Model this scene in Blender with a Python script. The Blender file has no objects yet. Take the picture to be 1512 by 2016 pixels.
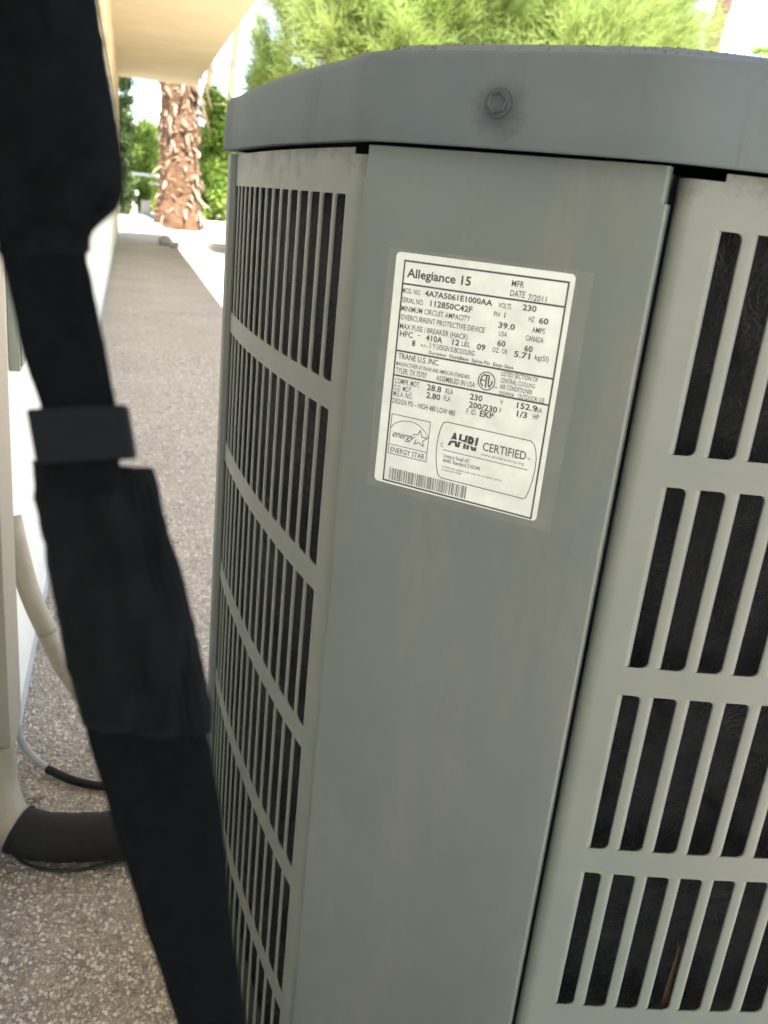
import bpy, bmesh, math, random
from mathutils import Vector, Matrix, Euler, noise
import numpy as np
random.seed(7); rng = np.random.default_rng(11)
S = bpy.context.scene; C = S.collection
PI = math.pi; R = math.radians

# ---------------------------------------------------------------- camera
cam_d = bpy.data.cameras.new('camera'); cam = bpy.data.objects.new('camera', cam_d); C.objects.link(cam)
cx = Vector((0.96004464, -0.26179176, 0.09889063)); cy = Vector((-0.00453564, 0.33877152, 0.94085774)); cz = Vector((-0.27981013, -0.90371396, 0.32404839))
CAM_H = 1.0
m = Matrix((cx, cy, cz)).transposed().to_4x4(); m.translation = (0, 0, CAM_H); cam.matrix_world = m
cam_d.sensor_fit = 'VERTICAL'; cam_d.sensor_height = 36.0; cam_d.lens = 1740 / 2016 * 36
cam_d.clip_start = 0.02; cam_d.clip_end = 3000
cam_d.dof.use_dof = True; cam_d.dof.focus_distance = 0.74; cam_d.dof.aperture_fstop = cam_d.lens / 2.8
S.camera = cam

# ---------------------------------------------------------------- light
sun_dir = Vector((0.36, -1.45, 2.75)).normalized()          # towards the sun
elev = math.asin(sun_dir.z); azim = math.atan2(sun_dir.x, sun_dir.y)
sd = bpy.data.lights.new('sun', 'SUN'); sd.energy = 4.2; sd.angle = R(0.53); sd.color = (1.0, 0.965, 0.90)
sun = bpy.data.objects.new('sun', sd); C.objects.link(sun); sun.rotation_euler = sun_dir.to_track_quat('Z', 'Y').to_euler()
W = bpy.data.worlds.new('World'); S.world = W; W.use_nodes = True
wn = W.node_tree; wn.nodes.clear()
wo = wn.nodes.new('ShaderNodeOutputWorld'); bg = wn.nodes.new('ShaderNodeBackground'); bg.inputs[1].default_value = 0.07
sky = wn.nodes.new('ShaderNodeTexSky'); sky.sky_type = 'NISHITA'; sky.sun_disc = False
sky.sun_elevation = elev; sky.sun_rotation = azim; sky.air_density = 1.0; sky.dust_density = 0.2; sky.altitude = 150
tc = wn.nodes.new('ShaderNodeTexCoord'); mp = wn.nodes.new('ShaderNodeMapping'); mp.inputs['Scale'].default_value = (1, 1, 3.0)
cn = wn.nodes.new('ShaderNodeTexNoise'); cn.inputs['Scale'].default_value = 2.6; cn.inputs['Detail'].default_value = 7; cn.inputs['Roughness'].default_value = 0.62; cn.inputs['Distortion'].default_value = 0.5
cr = wn.nodes.new('ShaderNodeValToRGB'); cr.color_ramp.elements[0].position = 0.46; cr.color_ramp.elements[1].position = 0.66
mx = wn.nodes.new('ShaderNodeMix'); mx.data_type = 'RGBA'; mx.inputs[7].default_value = (6.0, 5.9, 5.7, 1)
wn.links.new(tc.outputs['Generated'], mp.inputs[0]); wn.links.new(mp.outputs[0], cn.inputs[0]); wn.links.new(cn.outputs[0], cr.inputs[0])
wn.links.new(cr.outputs[0], mx.inputs[0]); wn.links.new(sky.outputs[0], mx.inputs[6]); wn.links.new(mx.outputs[2], bg.inputs[0]); wn.links.new(bg.outputs[0], wo.inputs[0])
S.view_settings.view_transform = 'Standard'; S.view_settings.look = 'None'; S.view_settings.gamma = 1; S.view_settings.use_curve_mapping = False
S.view_settings.exposure = 3.1
S.render.engine = 'CYCLES'; S.cycles.max_bounces = 8; S.cycles.diffuse_bounces = 5; S.cycles.transparent_max_bounces = 12

# ---------------------------------------------------------------- materials
def mat(name, col, rough=0.6, metal=0.0, col2=None, scale=20.0, mixlo=0.35, mixhi=0.65, bump=0.0, bscale=200.0, detail=6, spec=0.5,
        col3=None, scale3=3.0, lo3=0.5, hi3=0.7, stretch=(1, 1, 1), trans=0.0, stretch3=(1, 1, 1), bdist=0.001, ztop=None):
    M = bpy.data.materials.new(name); M.use_nodes = True; nt = M.node_tree; N = nt.nodes; L = nt.links
    b = N['Principled BSDF']; b.inputs['Roughness'].default_value = rough; b.inputs['Metallic'].default_value = metal
    b.inputs['Specular IOR Level'].default_value = spec; b.inputs['Base Color'].default_value = (*col, 1)
    t = N.new('ShaderNodeTexCoord')
    def nz(sc, det, st, ro=0.6):
        mpn = N.new('ShaderNodeMapping'); mpn.inputs['Scale'].default_value = st; L.new(t.outputs['Object'], mpn.inputs[0])
        n = N.new('ShaderNodeTexNoise'); n.inputs['Scale'].default_value = sc; n.inputs['Detail'].default_value = det; n.inputs['Roughness'].default_value = ro
        L.new(mpn.outputs[0], n.inputs[0]); return n
    cur = None
    if col2 is not None:
        n = nz(scale, detail, stretch); mr = N.new('ShaderNodeMapRange'); mr.inputs[1].default_value = mixlo; mr.inputs[2].default_value = mixhi
        L.new(n.outputs[0], mr.inputs[0]); mi = N.new('ShaderNodeMix'); mi.data_type = 'RGBA'
        mi.inputs[6].default_value = (*col, 1); mi.inputs[7].default_value = (*col2, 1); L.new(mr.outputs[0], mi.inputs[0]); cur = mi.outputs[2]
    if col3 is not None:
        n = nz(scale3, 8, stretch3, 0.7); mr = N.new('ShaderNodeMapRange'); mr.inputs[1].default_value = lo3; mr.inputs[2].default_value = hi3
        fac = n.outputs[0]
        if ztop is not None:            # dirt washed down from under the lid: thicker close to the top edge
            sp = N.new('ShaderNodeSeparateXYZ'); L.new(t.outputs['Object'], sp.inputs[0]); zr = N.new('ShaderNodeMapRange'); zr.inputs[1].default_value = ztop[0]; zr.inputs[2].default_value = ztop[1]
            zr.inputs[3].default_value = -0.12; zr.inputs[4].default_value = 0.24; L.new(sp.outputs[2], zr.inputs[0]); ad = N.new('ShaderNodeMath'); ad.operation = 'ADD'; L.new(fac, ad.inputs[0]); L.new(zr.outputs[0], ad.inputs[1]); fac = ad.outputs[0]
        L.new(fac, mr.inputs[0]); mi = N.new('ShaderNodeMix'); mi.data_type = 'RGBA'
        if cur is None: mi.inputs[6].default_value = (*col, 1)
        else: L.new(cur, mi.inputs[6])
        mi.inputs[7].default_value = (*col3, 1); L.new(mr.outputs[0], mi.inputs[0]); cur = mi.outputs[2]
    if cur is not None: L.new(cur, b.inputs['Base Color'])
    if bump > 0:
        n = nz(bscale, 5, stretch); bp = N.new('ShaderNodeBump'); bp.inputs['Strength'].default_value = bump; bp.inputs['Distance'].default_value = bdist
        L.new(n.outputs[0], bp.inputs['Height']); L.new(bp.outputs[0], b.inputs['Normal'])
    if trans > 0:
        tr = N.new('ShaderNodeBsdfTranslucent'); ms = N.new('ShaderNodeMixShader'); ms.inputs[0].default_value = trans
        if cur is not None: L.new(cur, tr.inputs[0])
        else: tr.inputs[0].default_value = (*col, 1)
        L.new(b.outputs[0], ms.inputs[1]); L.new(tr.outputs[0], ms.inputs[2]); L.new(ms.outputs[0], N['Material Output'].inputs[0])
    return M

M = {}
M['paint'] = mat('unit_paint', (0.105, 0.123, 0.112), 0.45, 0.0, (0.119, 0.136, 0.124), 5, bump=0.14, bscale=1100, col3=(0.150, 0.154, 0.134), scale3=26, lo3=0.50, hi3=0.80, stretch3=(1, 1, 0.22), bdist=0.0004)
M['paint_grille'] = mat('grille_paint', (0.132, 0.150, 0.128), 0.5, 0.0, (0.150, 0.165, 0.142), 14, bump=0.12, bscale=700, col3=(0.068, 0.066, 0.056), scale3=30, lo3=0.60, hi3=0.84, bdist=0.0004, ztop=(0.99, 1.04))
M['paint_cap'] = mat('cap_paint', (0.080, 0.101, 0.112), 0.7, 0.0, (0.098, 0.117, 0.124), 6, bump=0.15, bscale=600, col3=(0.065, 0.068, 0.062), scale3=22, lo3=0.56, hi3=0.8, stretch3=(1, 1, 0.12), bdist=0.0005, spec=0.3)
M['dust'] = mat('dust', (0.10, 0.10, 0.085), 0.95, 0, (0.06, 0.055, 0.05), 160, bump=0.8, bscale=500, bdist=0.002)
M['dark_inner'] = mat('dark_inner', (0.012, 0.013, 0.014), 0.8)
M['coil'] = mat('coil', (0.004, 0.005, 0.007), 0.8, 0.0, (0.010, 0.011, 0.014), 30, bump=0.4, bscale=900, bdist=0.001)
M['fin'] = mat('fin', (0.050, 0.052, 0.055), 0.5, 0.3, (0.008, 0.009, 0.012), 22)
M['bolt'] = mat('bolt_metal', (0.040, 0.050, 0.060), 0.6, 0.0, (0.028, 0.034, 0.040), 300)
M['grime'] = mat('grime', (0.045, 0.052, 0.054), 0.9, 0, (0.080, 0.095, 0.097), 110)
M['label'] = mat('label_paper', (0.66, 0.71, 0.675), 0.35, 0, (0.69, 0.74, 0.70), 30, col3=(0.60, 0.60, 0.51), scale3=80, lo3=0.68, hi3=0.9)
M['ink'] = mat('label_ink', (0.018, 0.017, 0.028), 0.5)
M['ink_grey'] = mat('label_ink_grey', (0.10, 0.10, 0.11), 0.5)
M['white_print'] = M['label']
M['strap'] = mat('strap_fabric', (0.0026, 0.0032, 0.0038), 0.95, 0, (0.0042, 0.0050, 0.0058), 300, bump=0.5, bscale=1500, spec=0.04, bdist=0.0005)
M['strap2'] = mat('strap_sleeve', (0.0035, 0.0044, 0.0052), 0.9, 0, (0.0058, 0.0068, 0.0076), 60, bump=0.5, bscale=900, spec=0.05, bdist=0.0006)
M['buckle'] = mat('buckle_plastic', (0.0030, 0.0040, 0.0054), 0.6, 0, (0.0042, 0.0054, 0.0070), 90, bump=0.2, bscale=700, spec=0.1)
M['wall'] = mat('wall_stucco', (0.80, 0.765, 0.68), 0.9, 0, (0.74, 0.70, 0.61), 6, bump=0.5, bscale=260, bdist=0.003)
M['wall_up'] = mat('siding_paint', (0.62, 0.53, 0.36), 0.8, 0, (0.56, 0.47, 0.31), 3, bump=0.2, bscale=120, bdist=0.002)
M['plinth'] = mat('plinth_concrete', (0.52, 0.52, 0.50), 0.9, 0, (0.45, 0.45, 0.43), 12, bump=0.5, bscale=120, bdist=0.003)
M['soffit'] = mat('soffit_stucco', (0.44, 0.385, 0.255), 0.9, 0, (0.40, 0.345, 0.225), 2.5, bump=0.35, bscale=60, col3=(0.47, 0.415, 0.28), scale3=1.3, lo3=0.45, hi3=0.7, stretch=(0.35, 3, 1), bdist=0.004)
M['box'] = mat('cover_paint', (0.27, 0.245, 0.19), 0.6, 0, (0.245, 0.22, 0.17), 8, bump=0.1, bscale=300)
M['box_grey'] = mat('outlet_grey', (0.22, 0.23, 0.19), 0.6, 0, (0.26, 0.27, 0.22), 20)
M['pvc'] = mat('pvc_beige', (0.36, 0.315, 0.235), 0.6, 0, (0.30, 0.26, 0.195), 22, bump=0.2, bscale=120, col3=(0.33, 0.29, 0.23), scale3=60, lo3=0.6, hi3=0.8)
M['foam'] = mat('black_foam', (0.004, 0.004, 0.0045), 0.8, 0, (0.007, 0.007, 0.007), 40, bump=0.6, bscale=280, col3=(0.04, 0.038, 0.035), scale3=14, lo3=0.62, hi3=0.9, bdist=0.002)
M['wire'] = mat('black_wire', (0.02, 0.02, 0.02), 0.5, 0, (0.04, 0.04, 0.04), 60)
M['grey_conduit'] = mat('grey_conduit', (0.38, 0.38, 0.36), 0.5, 0, (0.30, 0.30, 0.28), 60)
M['pebble_a'] = mat('pebble_pale', (0.78, 0.72, 0.64), 0.8, 0, (0.62, 0.55, 0.46), 90)
M['pebble_b'] = mat('pebble_tan', (0.58, 0.50, 0.41), 0.85, 0, (0.46, 0.38, 0.30), 90)
M['pebble_c'] = mat('pebble_grey', (0.40, 0.37, 0.33), 0.85, 0, (0.28, 0.25, 0.22), 90)
M['rock'] = mat('rock', (0.22, 0.21, 0.20), 0.9, 0, (0.35, 0.33, 0.30), 14, bump=0.6, bscale=30, bdist=0.02)
M['rock_pale'] = mat('rock_pale', (0.55, 0.50, 0.42), 0.9, 0, (0.42, 0.38, 0.31), 9, bump=0.6, bscale=30, bdist=0.02)
M['bark'] = mat('palm_bark', (0.088, 0.042, 0.020), 0.95, 0, (0.16, 0.086, 0.044), 5, bump=1.0, bscale=14, stretch=(1, 1, 3), col3=(0.06, 0.028, 0.016), scale3=8, lo3=0.5, hi3=0.7, bdist=0.05)
M['boot'] = mat('palm_boot', (0.21, 0.14, 0.082), 0.9, 0, (0.115, 0.068, 0.038), 6, bump=0.5, bscale=30, bdist=0.01)
M['boot_pale'] = mat('palm_boot_pale', (0.27, 0.215, 0.155), 0.9, 0, (0.16, 0.115, 0.075), 6, bump=0.5, bscale=30, bdist=0.01)
M['thin_trunk'] = mat('thin_trunk', (0.17, 0.125, 0.075), 0.9, 0, (0.11, 0.08, 0.05), 3, bump=0.6, bscale=8, bdist=0.05)
M['red_trunk'] = mat('red_trunk', (0.06, 0.030, 0.019), 0.9, 0, (0.095, 0.052, 0.034), 5, bump=1.0, bscale=9, stretch=(1, 1, 2.5), bdist=0.05)
M['leaf_a'] = mat('leaf_green', (0.12, 0.21, 0.025), 0.55, 0, (0.22, 0.32, 0.045), 1.7, trans=0.35)
M['leaf_dark'] = mat('leaf_dark', (0.04, 0.075, 0.02), 0.6, 0, (0.08, 0.13, 0.03), 1.5, trans=0.3)
M['leaf_y'] = mat('leaf_yellow_green', (0.24, 0.34, 0.055), 0.6, 0, (0.17, 0.25, 0.04), 1.4, trans=0.4)
M['verde'] = mat('palo_verde_twig', (0.20, 0.28, 0.062), 0.6, 0, (0.28, 0.335, 0.10), 0.9, trans=0.5)
M['verde_wood'] = mat('palo_verde_wood', (0.20, 0.22, 0.08), 0.8, 0, (0.14, 0.15, 0.06), 3)
M['flower'] = mat('pink_flower', (0.75, 0.20, 0.30), 0.6)
M['petiole'] = mat('dark_frond', (0.06, 0.045, 0.05), 0.8, 0, (0.12, 0.09, 0.08), 6)
M['white_metal'] = mat('white_paint', (0.78, 0.78, 0.76), 0.5, 0, (0.70, 0.70, 0.68), 5)
M['dry_leaf'] = mat('dry_leaf', (0.16, 0.10, 0.055), 0.7, 0, (0.10, 0.06, 0.03), 40, trans=0.2)
M['straw'] = mat('straw', (0.45, 0.36, 0.22), 0.8)

# clear film over the rating label: mostly see-through, slightly milky and glossy
fm = bpy.data.materials.new('clear_film'); fm.use_nodes = True; n_ = fm.node_tree
n_.nodes['Principled BSDF'].inputs['Base Color'].default_value = (0.42, 0.43, 0.40, 1); n_.nodes['Principled BSDF'].inputs['Roughness'].default_value = 0.25
tb = n_.nodes.new('ShaderNodeBsdfTransparent'); ms = n_.nodes.new('ShaderNodeMixShader')
tcf = n_.nodes.new('ShaderNodeTexCoord'); nf = n_.nodes.new('ShaderNodeTexNoise'); nf.inputs['Scale'].default_value = 70; nf.inputs['Detail'].default_value = 5
mrf = n_.nodes.new('ShaderNodeMapRange'); mrf.inputs[1].default_value = 0.3; mrf.inputs[2].default_value = 0.75; mrf.inputs[3].default_value = 0.04; mrf.inputs[4].default_value = 0.20
n_.links.new(tcf.outputs['Object'], nf.inputs[0]); n_.links.new(nf.outputs[0], mrf.inputs[0]); n_.links.new(mrf.outputs[0], ms.inputs[0])
n_.links.new(tb.outputs[0], ms.inputs[1]); n_.links.new(n_.nodes['Principled BSDF'].outputs[0], ms.inputs[2]); n_.links.new(ms.outputs[0], n_.nodes['Material Output'].inputs[0])
M['film'] = fm

# ground: decomposed granite and gravel
gm = bpy.data.materials.new('gravel_ground'); gm.use_nodes = True; n_ = gm.node_tree; N = n_.nodes; L = n_.links; b = N['Principled BSDF']; b.inputs['Roughness'].default_value = 0.95
b.inputs['Specular IOR Level'].default_value = 0.2
t_ = N.new('ShaderNodeTexCoord')
v1 = N.new('ShaderNodeTexVoronoi'); v1.inputs['Scale'].default_value = 110; L.new(t_.outputs['Object'], v1.inputs[0])
r1 = N.new('ShaderNodeValToRGB'); e = r1.color_ramp.elements; e[0].position = 0.0; e[0].color = (0.22, 0.18, 0.15, 1); e[1].position = 1.0; e[1].color = (0.62, 0.56, 0.48, 1)
x = r1.color_ramp.elements.new(0.45); x.color = (0.40, 0.34, 0.28, 1)
L.new(v1.outputs['Color'], r1.inputs[0])
n2 = N.new('ShaderNodeTexNoise'); n2.inputs['Scale'].default_value = 1.6; n2.inputs['Detail'].default_value = 9; n2.inputs['Roughness'].default_value = 0.7; L.new(t_.outputs['Object'], n2.inputs[0])
r2 = N.new('ShaderNodeValToRGB'); e = r2.color_ramp.elements; e[0].position = 0.36; e[0].color = (0.50, 0.435, 0.36, 1); e[1].position = 0.64; e[1].color = (0.64, 0.57, 0.485, 1)
L.new(n2.outputs[0], r2.inputs[0])
n3 = N.new('ShaderNodeTexNoise'); n3.inputs['Scale'].default_value = 24; n3.inputs['Detail'].default_value = 8; n3.inputs['Roughness'].default_value = 0.75; L.new(t_.outputs['Object'], n3.inputs[0])
r3 = N.new('ShaderNodeValToRGB'); e = r3.color_ramp.elements; e[0].position = 0.3; e[0].color = (0.62, 0.62, 0.62, 1); e[1].position = 0.66; e[1].color = (1.15, 1.13, 1.1, 1)
L.new(n3.outputs[0], r3.inputs[0])
ma = N.new('ShaderNodeMix'); ma.data_type = 'RGBA'; ma.inputs[0].default_value = 0.7; L.new(r1.outputs[0], ma.inputs[6]); L.new(r2.outputs[0], ma.inputs[7])
mb = N.new('ShaderNodeMix'); mb.data_type = 'RGBA'; mb.blend_type = 'MULTIPLY'; mb.inputs[0].default_value = 1; L.new(ma.outputs[2], mb.inputs[6]); L.new(r3.outputs[0], mb.inputs[7])
L.new(mb.outputs[2], b.inputs['Base Color'])
bp = N.new('ShaderNodeBump'); bp.inputs['Strength'].default_value = 0.7; bp.inputs['Distance'].default_value = 0.006; L.new(v1.outputs['Distance'], bp.inputs['Height'])
bp2 = N.new('ShaderNodeBump'); bp2.inputs['Strength'].default_value = 0.6; bp2.inputs['Distance'].default_value = 0.03; L.new(n3.outputs[0], bp2.inputs['Height']); L.new(bp.outputs[0], bp2.inputs['Normal']); L.new(bp2.outputs[0], b.inputs['Normal'])
M['ground'] = gm

# ---------------------------------------------------------------- helpers
def tag(o, label=None, cat=None, group=None, kind=None):
    if label: o['label'] = label
    if cat: o['category'] = cat
    if group: o['group'] = group
    if kind: o['kind'] = kind
    return o
def empty(name, loc=(0, 0, 0), label=None, cat=None, group=None):
    o = bpy.data.objects.new(name, None); C.objects.link(o); o.location = loc; o.empty_display_size = 0.1
    return tag(o, label, cat, group)
def link(name, me, ma=None, parent=None, loc=None):
    o = bpy.data.objects.new(name, me); C.objects.link(o)
    if ma is not None and len(me.materials) == 0: me.materials.append(ma)
    if parent is not None:
        o.parent = parent; o.matrix_parent_inverse = Matrix.Identity(4)
        if loc is None: o.location = -Vector(parent_world(parent))          # meshes below are written in world coordinates
    if loc is not None: o.location = loc
    return o
def parent_world(p):
    v = Vector(p.location)
    if p.parent is not None: v = v + parent_world(p.parent)
    return v
def pyd(name, vs, fs, ma, parent=None, smooth=False, loc=None):
    me = bpy.data.meshes.new(name); me.from_pydata([tuple(v) for v in vs], [], fs); me.validate(); me.update()
    if smooth:
        me.polygons.foreach_set('use_smooth', [True] * len(me.polygons))
    return link(name, me, ma, parent, loc)
def finish(bm, name, ma, parent=None, smooth=False, bevel=0, loc=None, angle=None):
    if bevel > 0: bmesh.ops.bevel(bm, geom=bm.edges[:], offset=bevel, segments=2, affect='EDGES', profile=0.6)
    bmesh.ops.recalc_face_normals(bm, faces=bm.faces[:])
    me = bpy.data.meshes.new(name); bm.to_mesh(me); bm.free()
    if smooth: me.polygons.foreach_set('use_smooth', [True] * len(me.polygons))
    if angle is not None: me.set_sharp_from_angle(angle=angle)
    return link(name, me, ma, parent, loc)
def box(bm, a, b_):
    (x0, y0, z0), (x1, y1, z1) = a, b_
    v = [bm.verts.new(p) for p in ((x0,y0,z0),(x1,y0,z0),(x1,y1,z0),(x0,y1,z0),(x0,y0,z1),(x1,y0,z1),(x1,y1,z1),(x0,y1,z1))]
    for f in ((0,3,2,1),(4,5,6,7),(0,1,5,4),(1,2,6,5),(2,3,7,6),(3,0,4,7)): bm.faces.new([v[i] for i in f])
def tube(bm, pts, rad, seg=16, cap=True):
    pts = [Vector(p) for p in pts]; rings = []
    up = Vector((0.13, 0.2, 1)).normalized(); prev = None
    for i, p in enumerate(pts):
        d = (pts[min(i+1, len(pts)-1)] - pts[max(i-1, 0)]).normalized()
        a = (prev - d * prev.dot(d)) if prev is not None else d.cross(up)
        if a.length < 1e-6: a = d.orthogonal()
        a.normalize(); prev = a; bb = d.cross(a)
        r = rad[i] if isinstance(rad, (list, tuple)) else rad
        rings.append([bm.verts.new(p + (a * math.cos(2*PI*k/seg) + bb * math.sin(2*PI*k/seg)) * r) for k in range(seg)])
    for i in range(len(rings)-1):
        for k in range(seg):
            bm.faces.new((rings[i][k], rings[i][(k+1) % seg], rings[i+1][(k+1) % seg], rings[i+1][k]))
    if cap: bm.faces.new(rings[0][::-1]); bm.faces.new(rings[-1])
    return rings
def smooth_path(ctrl, n=8):
    P = [Vector(c) for c in ctrl]; P = [2*P[0]-P[1]] + P + [2*P[-1]-P[-2]]; out = []
    for i in range(1, len(P)-2):
        for k in range(n):
            t = k / n; p0, p1, p2, p3 = P[i-1:i+3]
            out.append(0.5*((2*p1) + (p2-p0)*t + (2*p0-5*p1+4*p2-p3)*t*t + (-p0+3*p1-3*p2+p3)*t**3))
    out.append(P[-2]); return out
Z0 = CAM_H

# ---------------------------------------------------------------- ground (one sheet, rising a little towards the big palm)
def gz(x, y):
    t = min(max((y - 20.2) / 2.6, 0), 1); t = t*t*(3-2*t)
    h = 0.26 * t
    if y > 12: h += 0.03 * noise.noise(Vector((x*0.6, y*0.6, 0))) * min((y-12)/5, 1)
    return h
def axis(vals):
    return sorted(set(round(v, 3) for v in vals))
xs = axis([-600, -200, -80, -40, -20, -12] + list(np.arange(-8, 12.01, 0.5)) + [16, 20, 30, 45, 80, 200, 600])
ys = axis([-600, -200, -60, -20] + list(np.arange(-8, 34, 0.5)) + [36, 40, 50, 70, 120, 300, 900])
vs = [(x, y, gz(x, y)) for y in ys for x in xs]; nx = len(xs)
fs = [(j*nx+i, j*nx+i+1, (j+1)*nx+i+1, (j+1)*nx+i) for j in range(len(ys)-1) for i in range(nx-1)]
tag(pyd('ground', vs, fs, M['ground'], smooth=True), kind='structure')

# loose pebbles lying on the ground near the camera (one object, far past counting)
def pebbles(name, n, regions, rmin, rmax, ma):
    ico = np.array([(0,0,1),(.894,0,.447),(.276,.851,.447),(-.724,.526,.447),(-.724,-.526,.447),(.276,-.851,.447),(.724,.526,-.447),(-.276,.851,-.447),(-.894,0,-.447),(-.276,-.851,-.447),(.724,-.526,-.447),(0,0,-1)])
    tri = np.array([(0,1,2),(0,2,3),(0,3,4),(0,4,5),(0,5,1),(1,6,2),(2,7,3),(3,8,4),(4,9,5),(5,10,1),(6,7,2),(7,8,3),(8,9,4),(9,10,5),(10,6,1)])
    x0, x1, y0, y1 = regions
    px = rng.uniform(x0, x1, n); py = y0 + (y1-y0) * rng.uniform(0, 1, n)**1.5
    r = rng.uniform(0, 1, n)**2.5 * (rmax-rmin) + rmin
    sc = rng.uniform(0.65, 1.25, (n, 3)); sc[:, 2] *= 0.75; ang = rng.uniform(0, 2*PI, n)
    V = ico[None] * (1 + rng.uniform(-0.22, 0.22, (n, 12, 1))) * sc[:, None] * r[:, None, None]
    ca, sa = np.cos(ang)[:, None], np.sin(ang)[:, None]
    X = V[..., 0]*ca - V[..., 1]*sa + px[:, None]; Y = V[..., 0]*sa + V[..., 1]*ca + py[:, None]; Zz = V[..., 2] + (r*0.35)[:, None]
    V = np.stack([X, Y, Zz], -1).reshape(-1, 3); F = (tri[None] + (np.arange(n)*12)[:, None, None]).reshape(-1, 3)
    me = bpy.data.meshes.new(name); me.vertices.add(len(V)); me.vertices.foreach_set('co', V.ravel())
    me.loops.add(F.size); me.loops.foreach_set('vertex_index', F.ravel()); me.polygons.add(len(F)); me.polygons.foreach_set('loop_start', np.arange(len(F))*3)
    for mm in ma: me.materials.append(mm)
    mi = np.repeat(rng.choice(len(ma), n, p=[0.42, 0.38, 0.20]), len(tri)); me.polygons.foreach_set('material_index', mi.astype(np.int32))
    me.update(calc_edges=True)
    o = bpy.data.objects.new(name, me); C.objects.link(o); return o
tag(pebbles('gravel', 78000, (-0.19, 0.42, 0.6, 2.4), 0.0010, 0.0040, [M['pebble_a'], M['pebble_b'], M['pebble_c']]),
    'fine pale tan and grey gravel covering the shaded ground beside the unit', 'gravel', kind='stuff')
tag(pebbles('gravel', 20000, (-0.19, 0.85, 2.4, 6.0), 0.0016, 0.0060, [M['pebble_a'], M['pebble_b'], M['pebble_c']]),
    'sparser loose gravel further along the shaded path by the wall', 'gravel', kind='stuff')

# fallen bits in the gravel
def litter(name, x, y, size, ma, label, cat, n=5, group=None):
    bm = bmesh.new()
    for k in range(n):
        a = random.uniform(0, 2*PI); c = Vector((x + random.uniform(-1, 1)*size*0.5, y + random.uniform(-1, 1)*size*0.5, gz(x, y) + 0.004 + size*0.12))
        d = Vector((math.cos(a), math.sin(a), random.uniform(-0.2, 0.5))) * size * random.uniform(0.5, 1); w = Vector((-d.y, d.x, 0)) * 0.28
        pts = [c - d*0.5, c - d*0.1 + w, c + d*0.25 + w*0.7 + Vector((0, 0, size*0.12)), c + d*0.5, c + d*0.2 - w*0.7 + Vector((0, 0, size*0.1)), c - d*0.15 - w]
        bm.faces.new([bm.verts.new(p) for p in pts])
    return tag(finish(bm, name, ma), label, cat, group)
litter('dry_leaf', 0.945, 13.02, 0.13, M['dry_leaf'], 'curled red-brown dry leaf on the sunlit ground past the eave shadow', 'leaf', 3)
litter('dry_leaf', -0.10, 1.66, 0.022, M['straw'], 'yellow crumpled leaf bit on gravel above the grey conduit, right one of two', 'leaf', 5)
litter('dry_leaf', -0.135, 1.70, 0.014, M['straw'], 'small yellow leaf bit close to the white wall base', 'leaf', 4)
litter('dry_leaf', -0.145, 1.335, 0.018, M['straw'], 'pale yellow leaf bit beside the beige pipe elbow', 'leaf', 4)
litter('dry_leaf', 0.03, 1.03, 0.016, M['straw'], 'dull yellow leaf bit on gravel at the bottom left, below the black tube', 'leaf', 4)

# ---------------------------------------------------------------- house on the left
WX = -0.195
hs = empty('house', (WX - 2, 8, 0), 'cream stucco house wall with tan siding and a deep overhanging soffit along the left side', 'house')
bm = bmesh.new(); box(bm, (WX-4, -6, -0.2), (WX, 17.9, 2.02)); finish(bm, 'wall', M['wall'], hs)
bm = bmesh.new(); box(bm, (WX-3.99, -5.99, 2.02), (WX+0.006, 17.905, 2.747)); finish(bm, 'upper_wall', M['wall_up'], hs)
bm = bmesh.new(); box(bm, (WX-0.05, -6, -0.1), (WX+0.004, 17.92, 0.03)); finish(bm, 'plinth', M['plinth'], hs)
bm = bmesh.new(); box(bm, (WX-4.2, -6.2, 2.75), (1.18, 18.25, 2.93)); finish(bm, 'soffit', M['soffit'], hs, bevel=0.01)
bm = bmesh.new(); box(bm, (WX-4.2, -6.25, 2.93), (1.22, 18.3, 3.15)); finish(bm, 'roof', M['wall_up'], hs, bevel=0.01)
for y0 in (3.2, 6.4, 9.6, 12.8, 16.0):
    bm = bmesh.new(); box(bm, (WX+0.0062, y0-0.045, 2.02), (WX+0.02, y0+0.045, 2.745)); finish(bm, 'batten', M['wall_up'], hs, bevel=0.002)
bm = bmesh.new(); box(bm, (WX+0.0062, -5.9, 2.0), (WX+0.026, 17.9, 2.075)); finish(bm, 'trim_board', M['wall_up'], hs, bevel=0.002)
bm = bmesh.new(); box(bm, (WX-0.06, 17.93, 0.0), (WX+0.03, 18.02, 2.748)); finish(bm, 'corner_post', M['wall_up'], hs, bevel=0.004)

# cover box on the wall with the pipes below it
cb = empty('line_cover', (-0.18, 1.34, 0.3), 'tall beige sheet-metal line cover box on the white wall at the left edge', 'cover box')
bm = bmesh.new(); box(bm, (-0.1945, 1.235, 0.145), (-0.1665, 1.375, 0.985)); finish(bm, 'cover_body', M['box'], cb, bevel=0.0015)
bm = bmesh.new(); box(bm, (-0.1945, 1.24, 0.986), (-0.168, 1.37, 1.32)); finish(bm, 'upper_cover', M['box'], cb, bevel=0.0015)
gb = empty('outlet_box', (-0.19, 1.7, 0.8), 'small grey-green electrical box on the wall behind the line cover', 'electrical box')
bm = bmesh.new(); box(bm, (-0.1945, 1.62, 0.672), (-0.176, 1.70, 0.86)); finish(bm, 'box_body', M['box_grey'], gb, bevel=0.002)
bm = bmesh.new(); box(bm, (-0.1758, 1.628, 0.680), (-0.173, 1.692, 0.852)); finish(bm, 'box_lid', M['box_grey'], gb, bevel=0.001)

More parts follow.
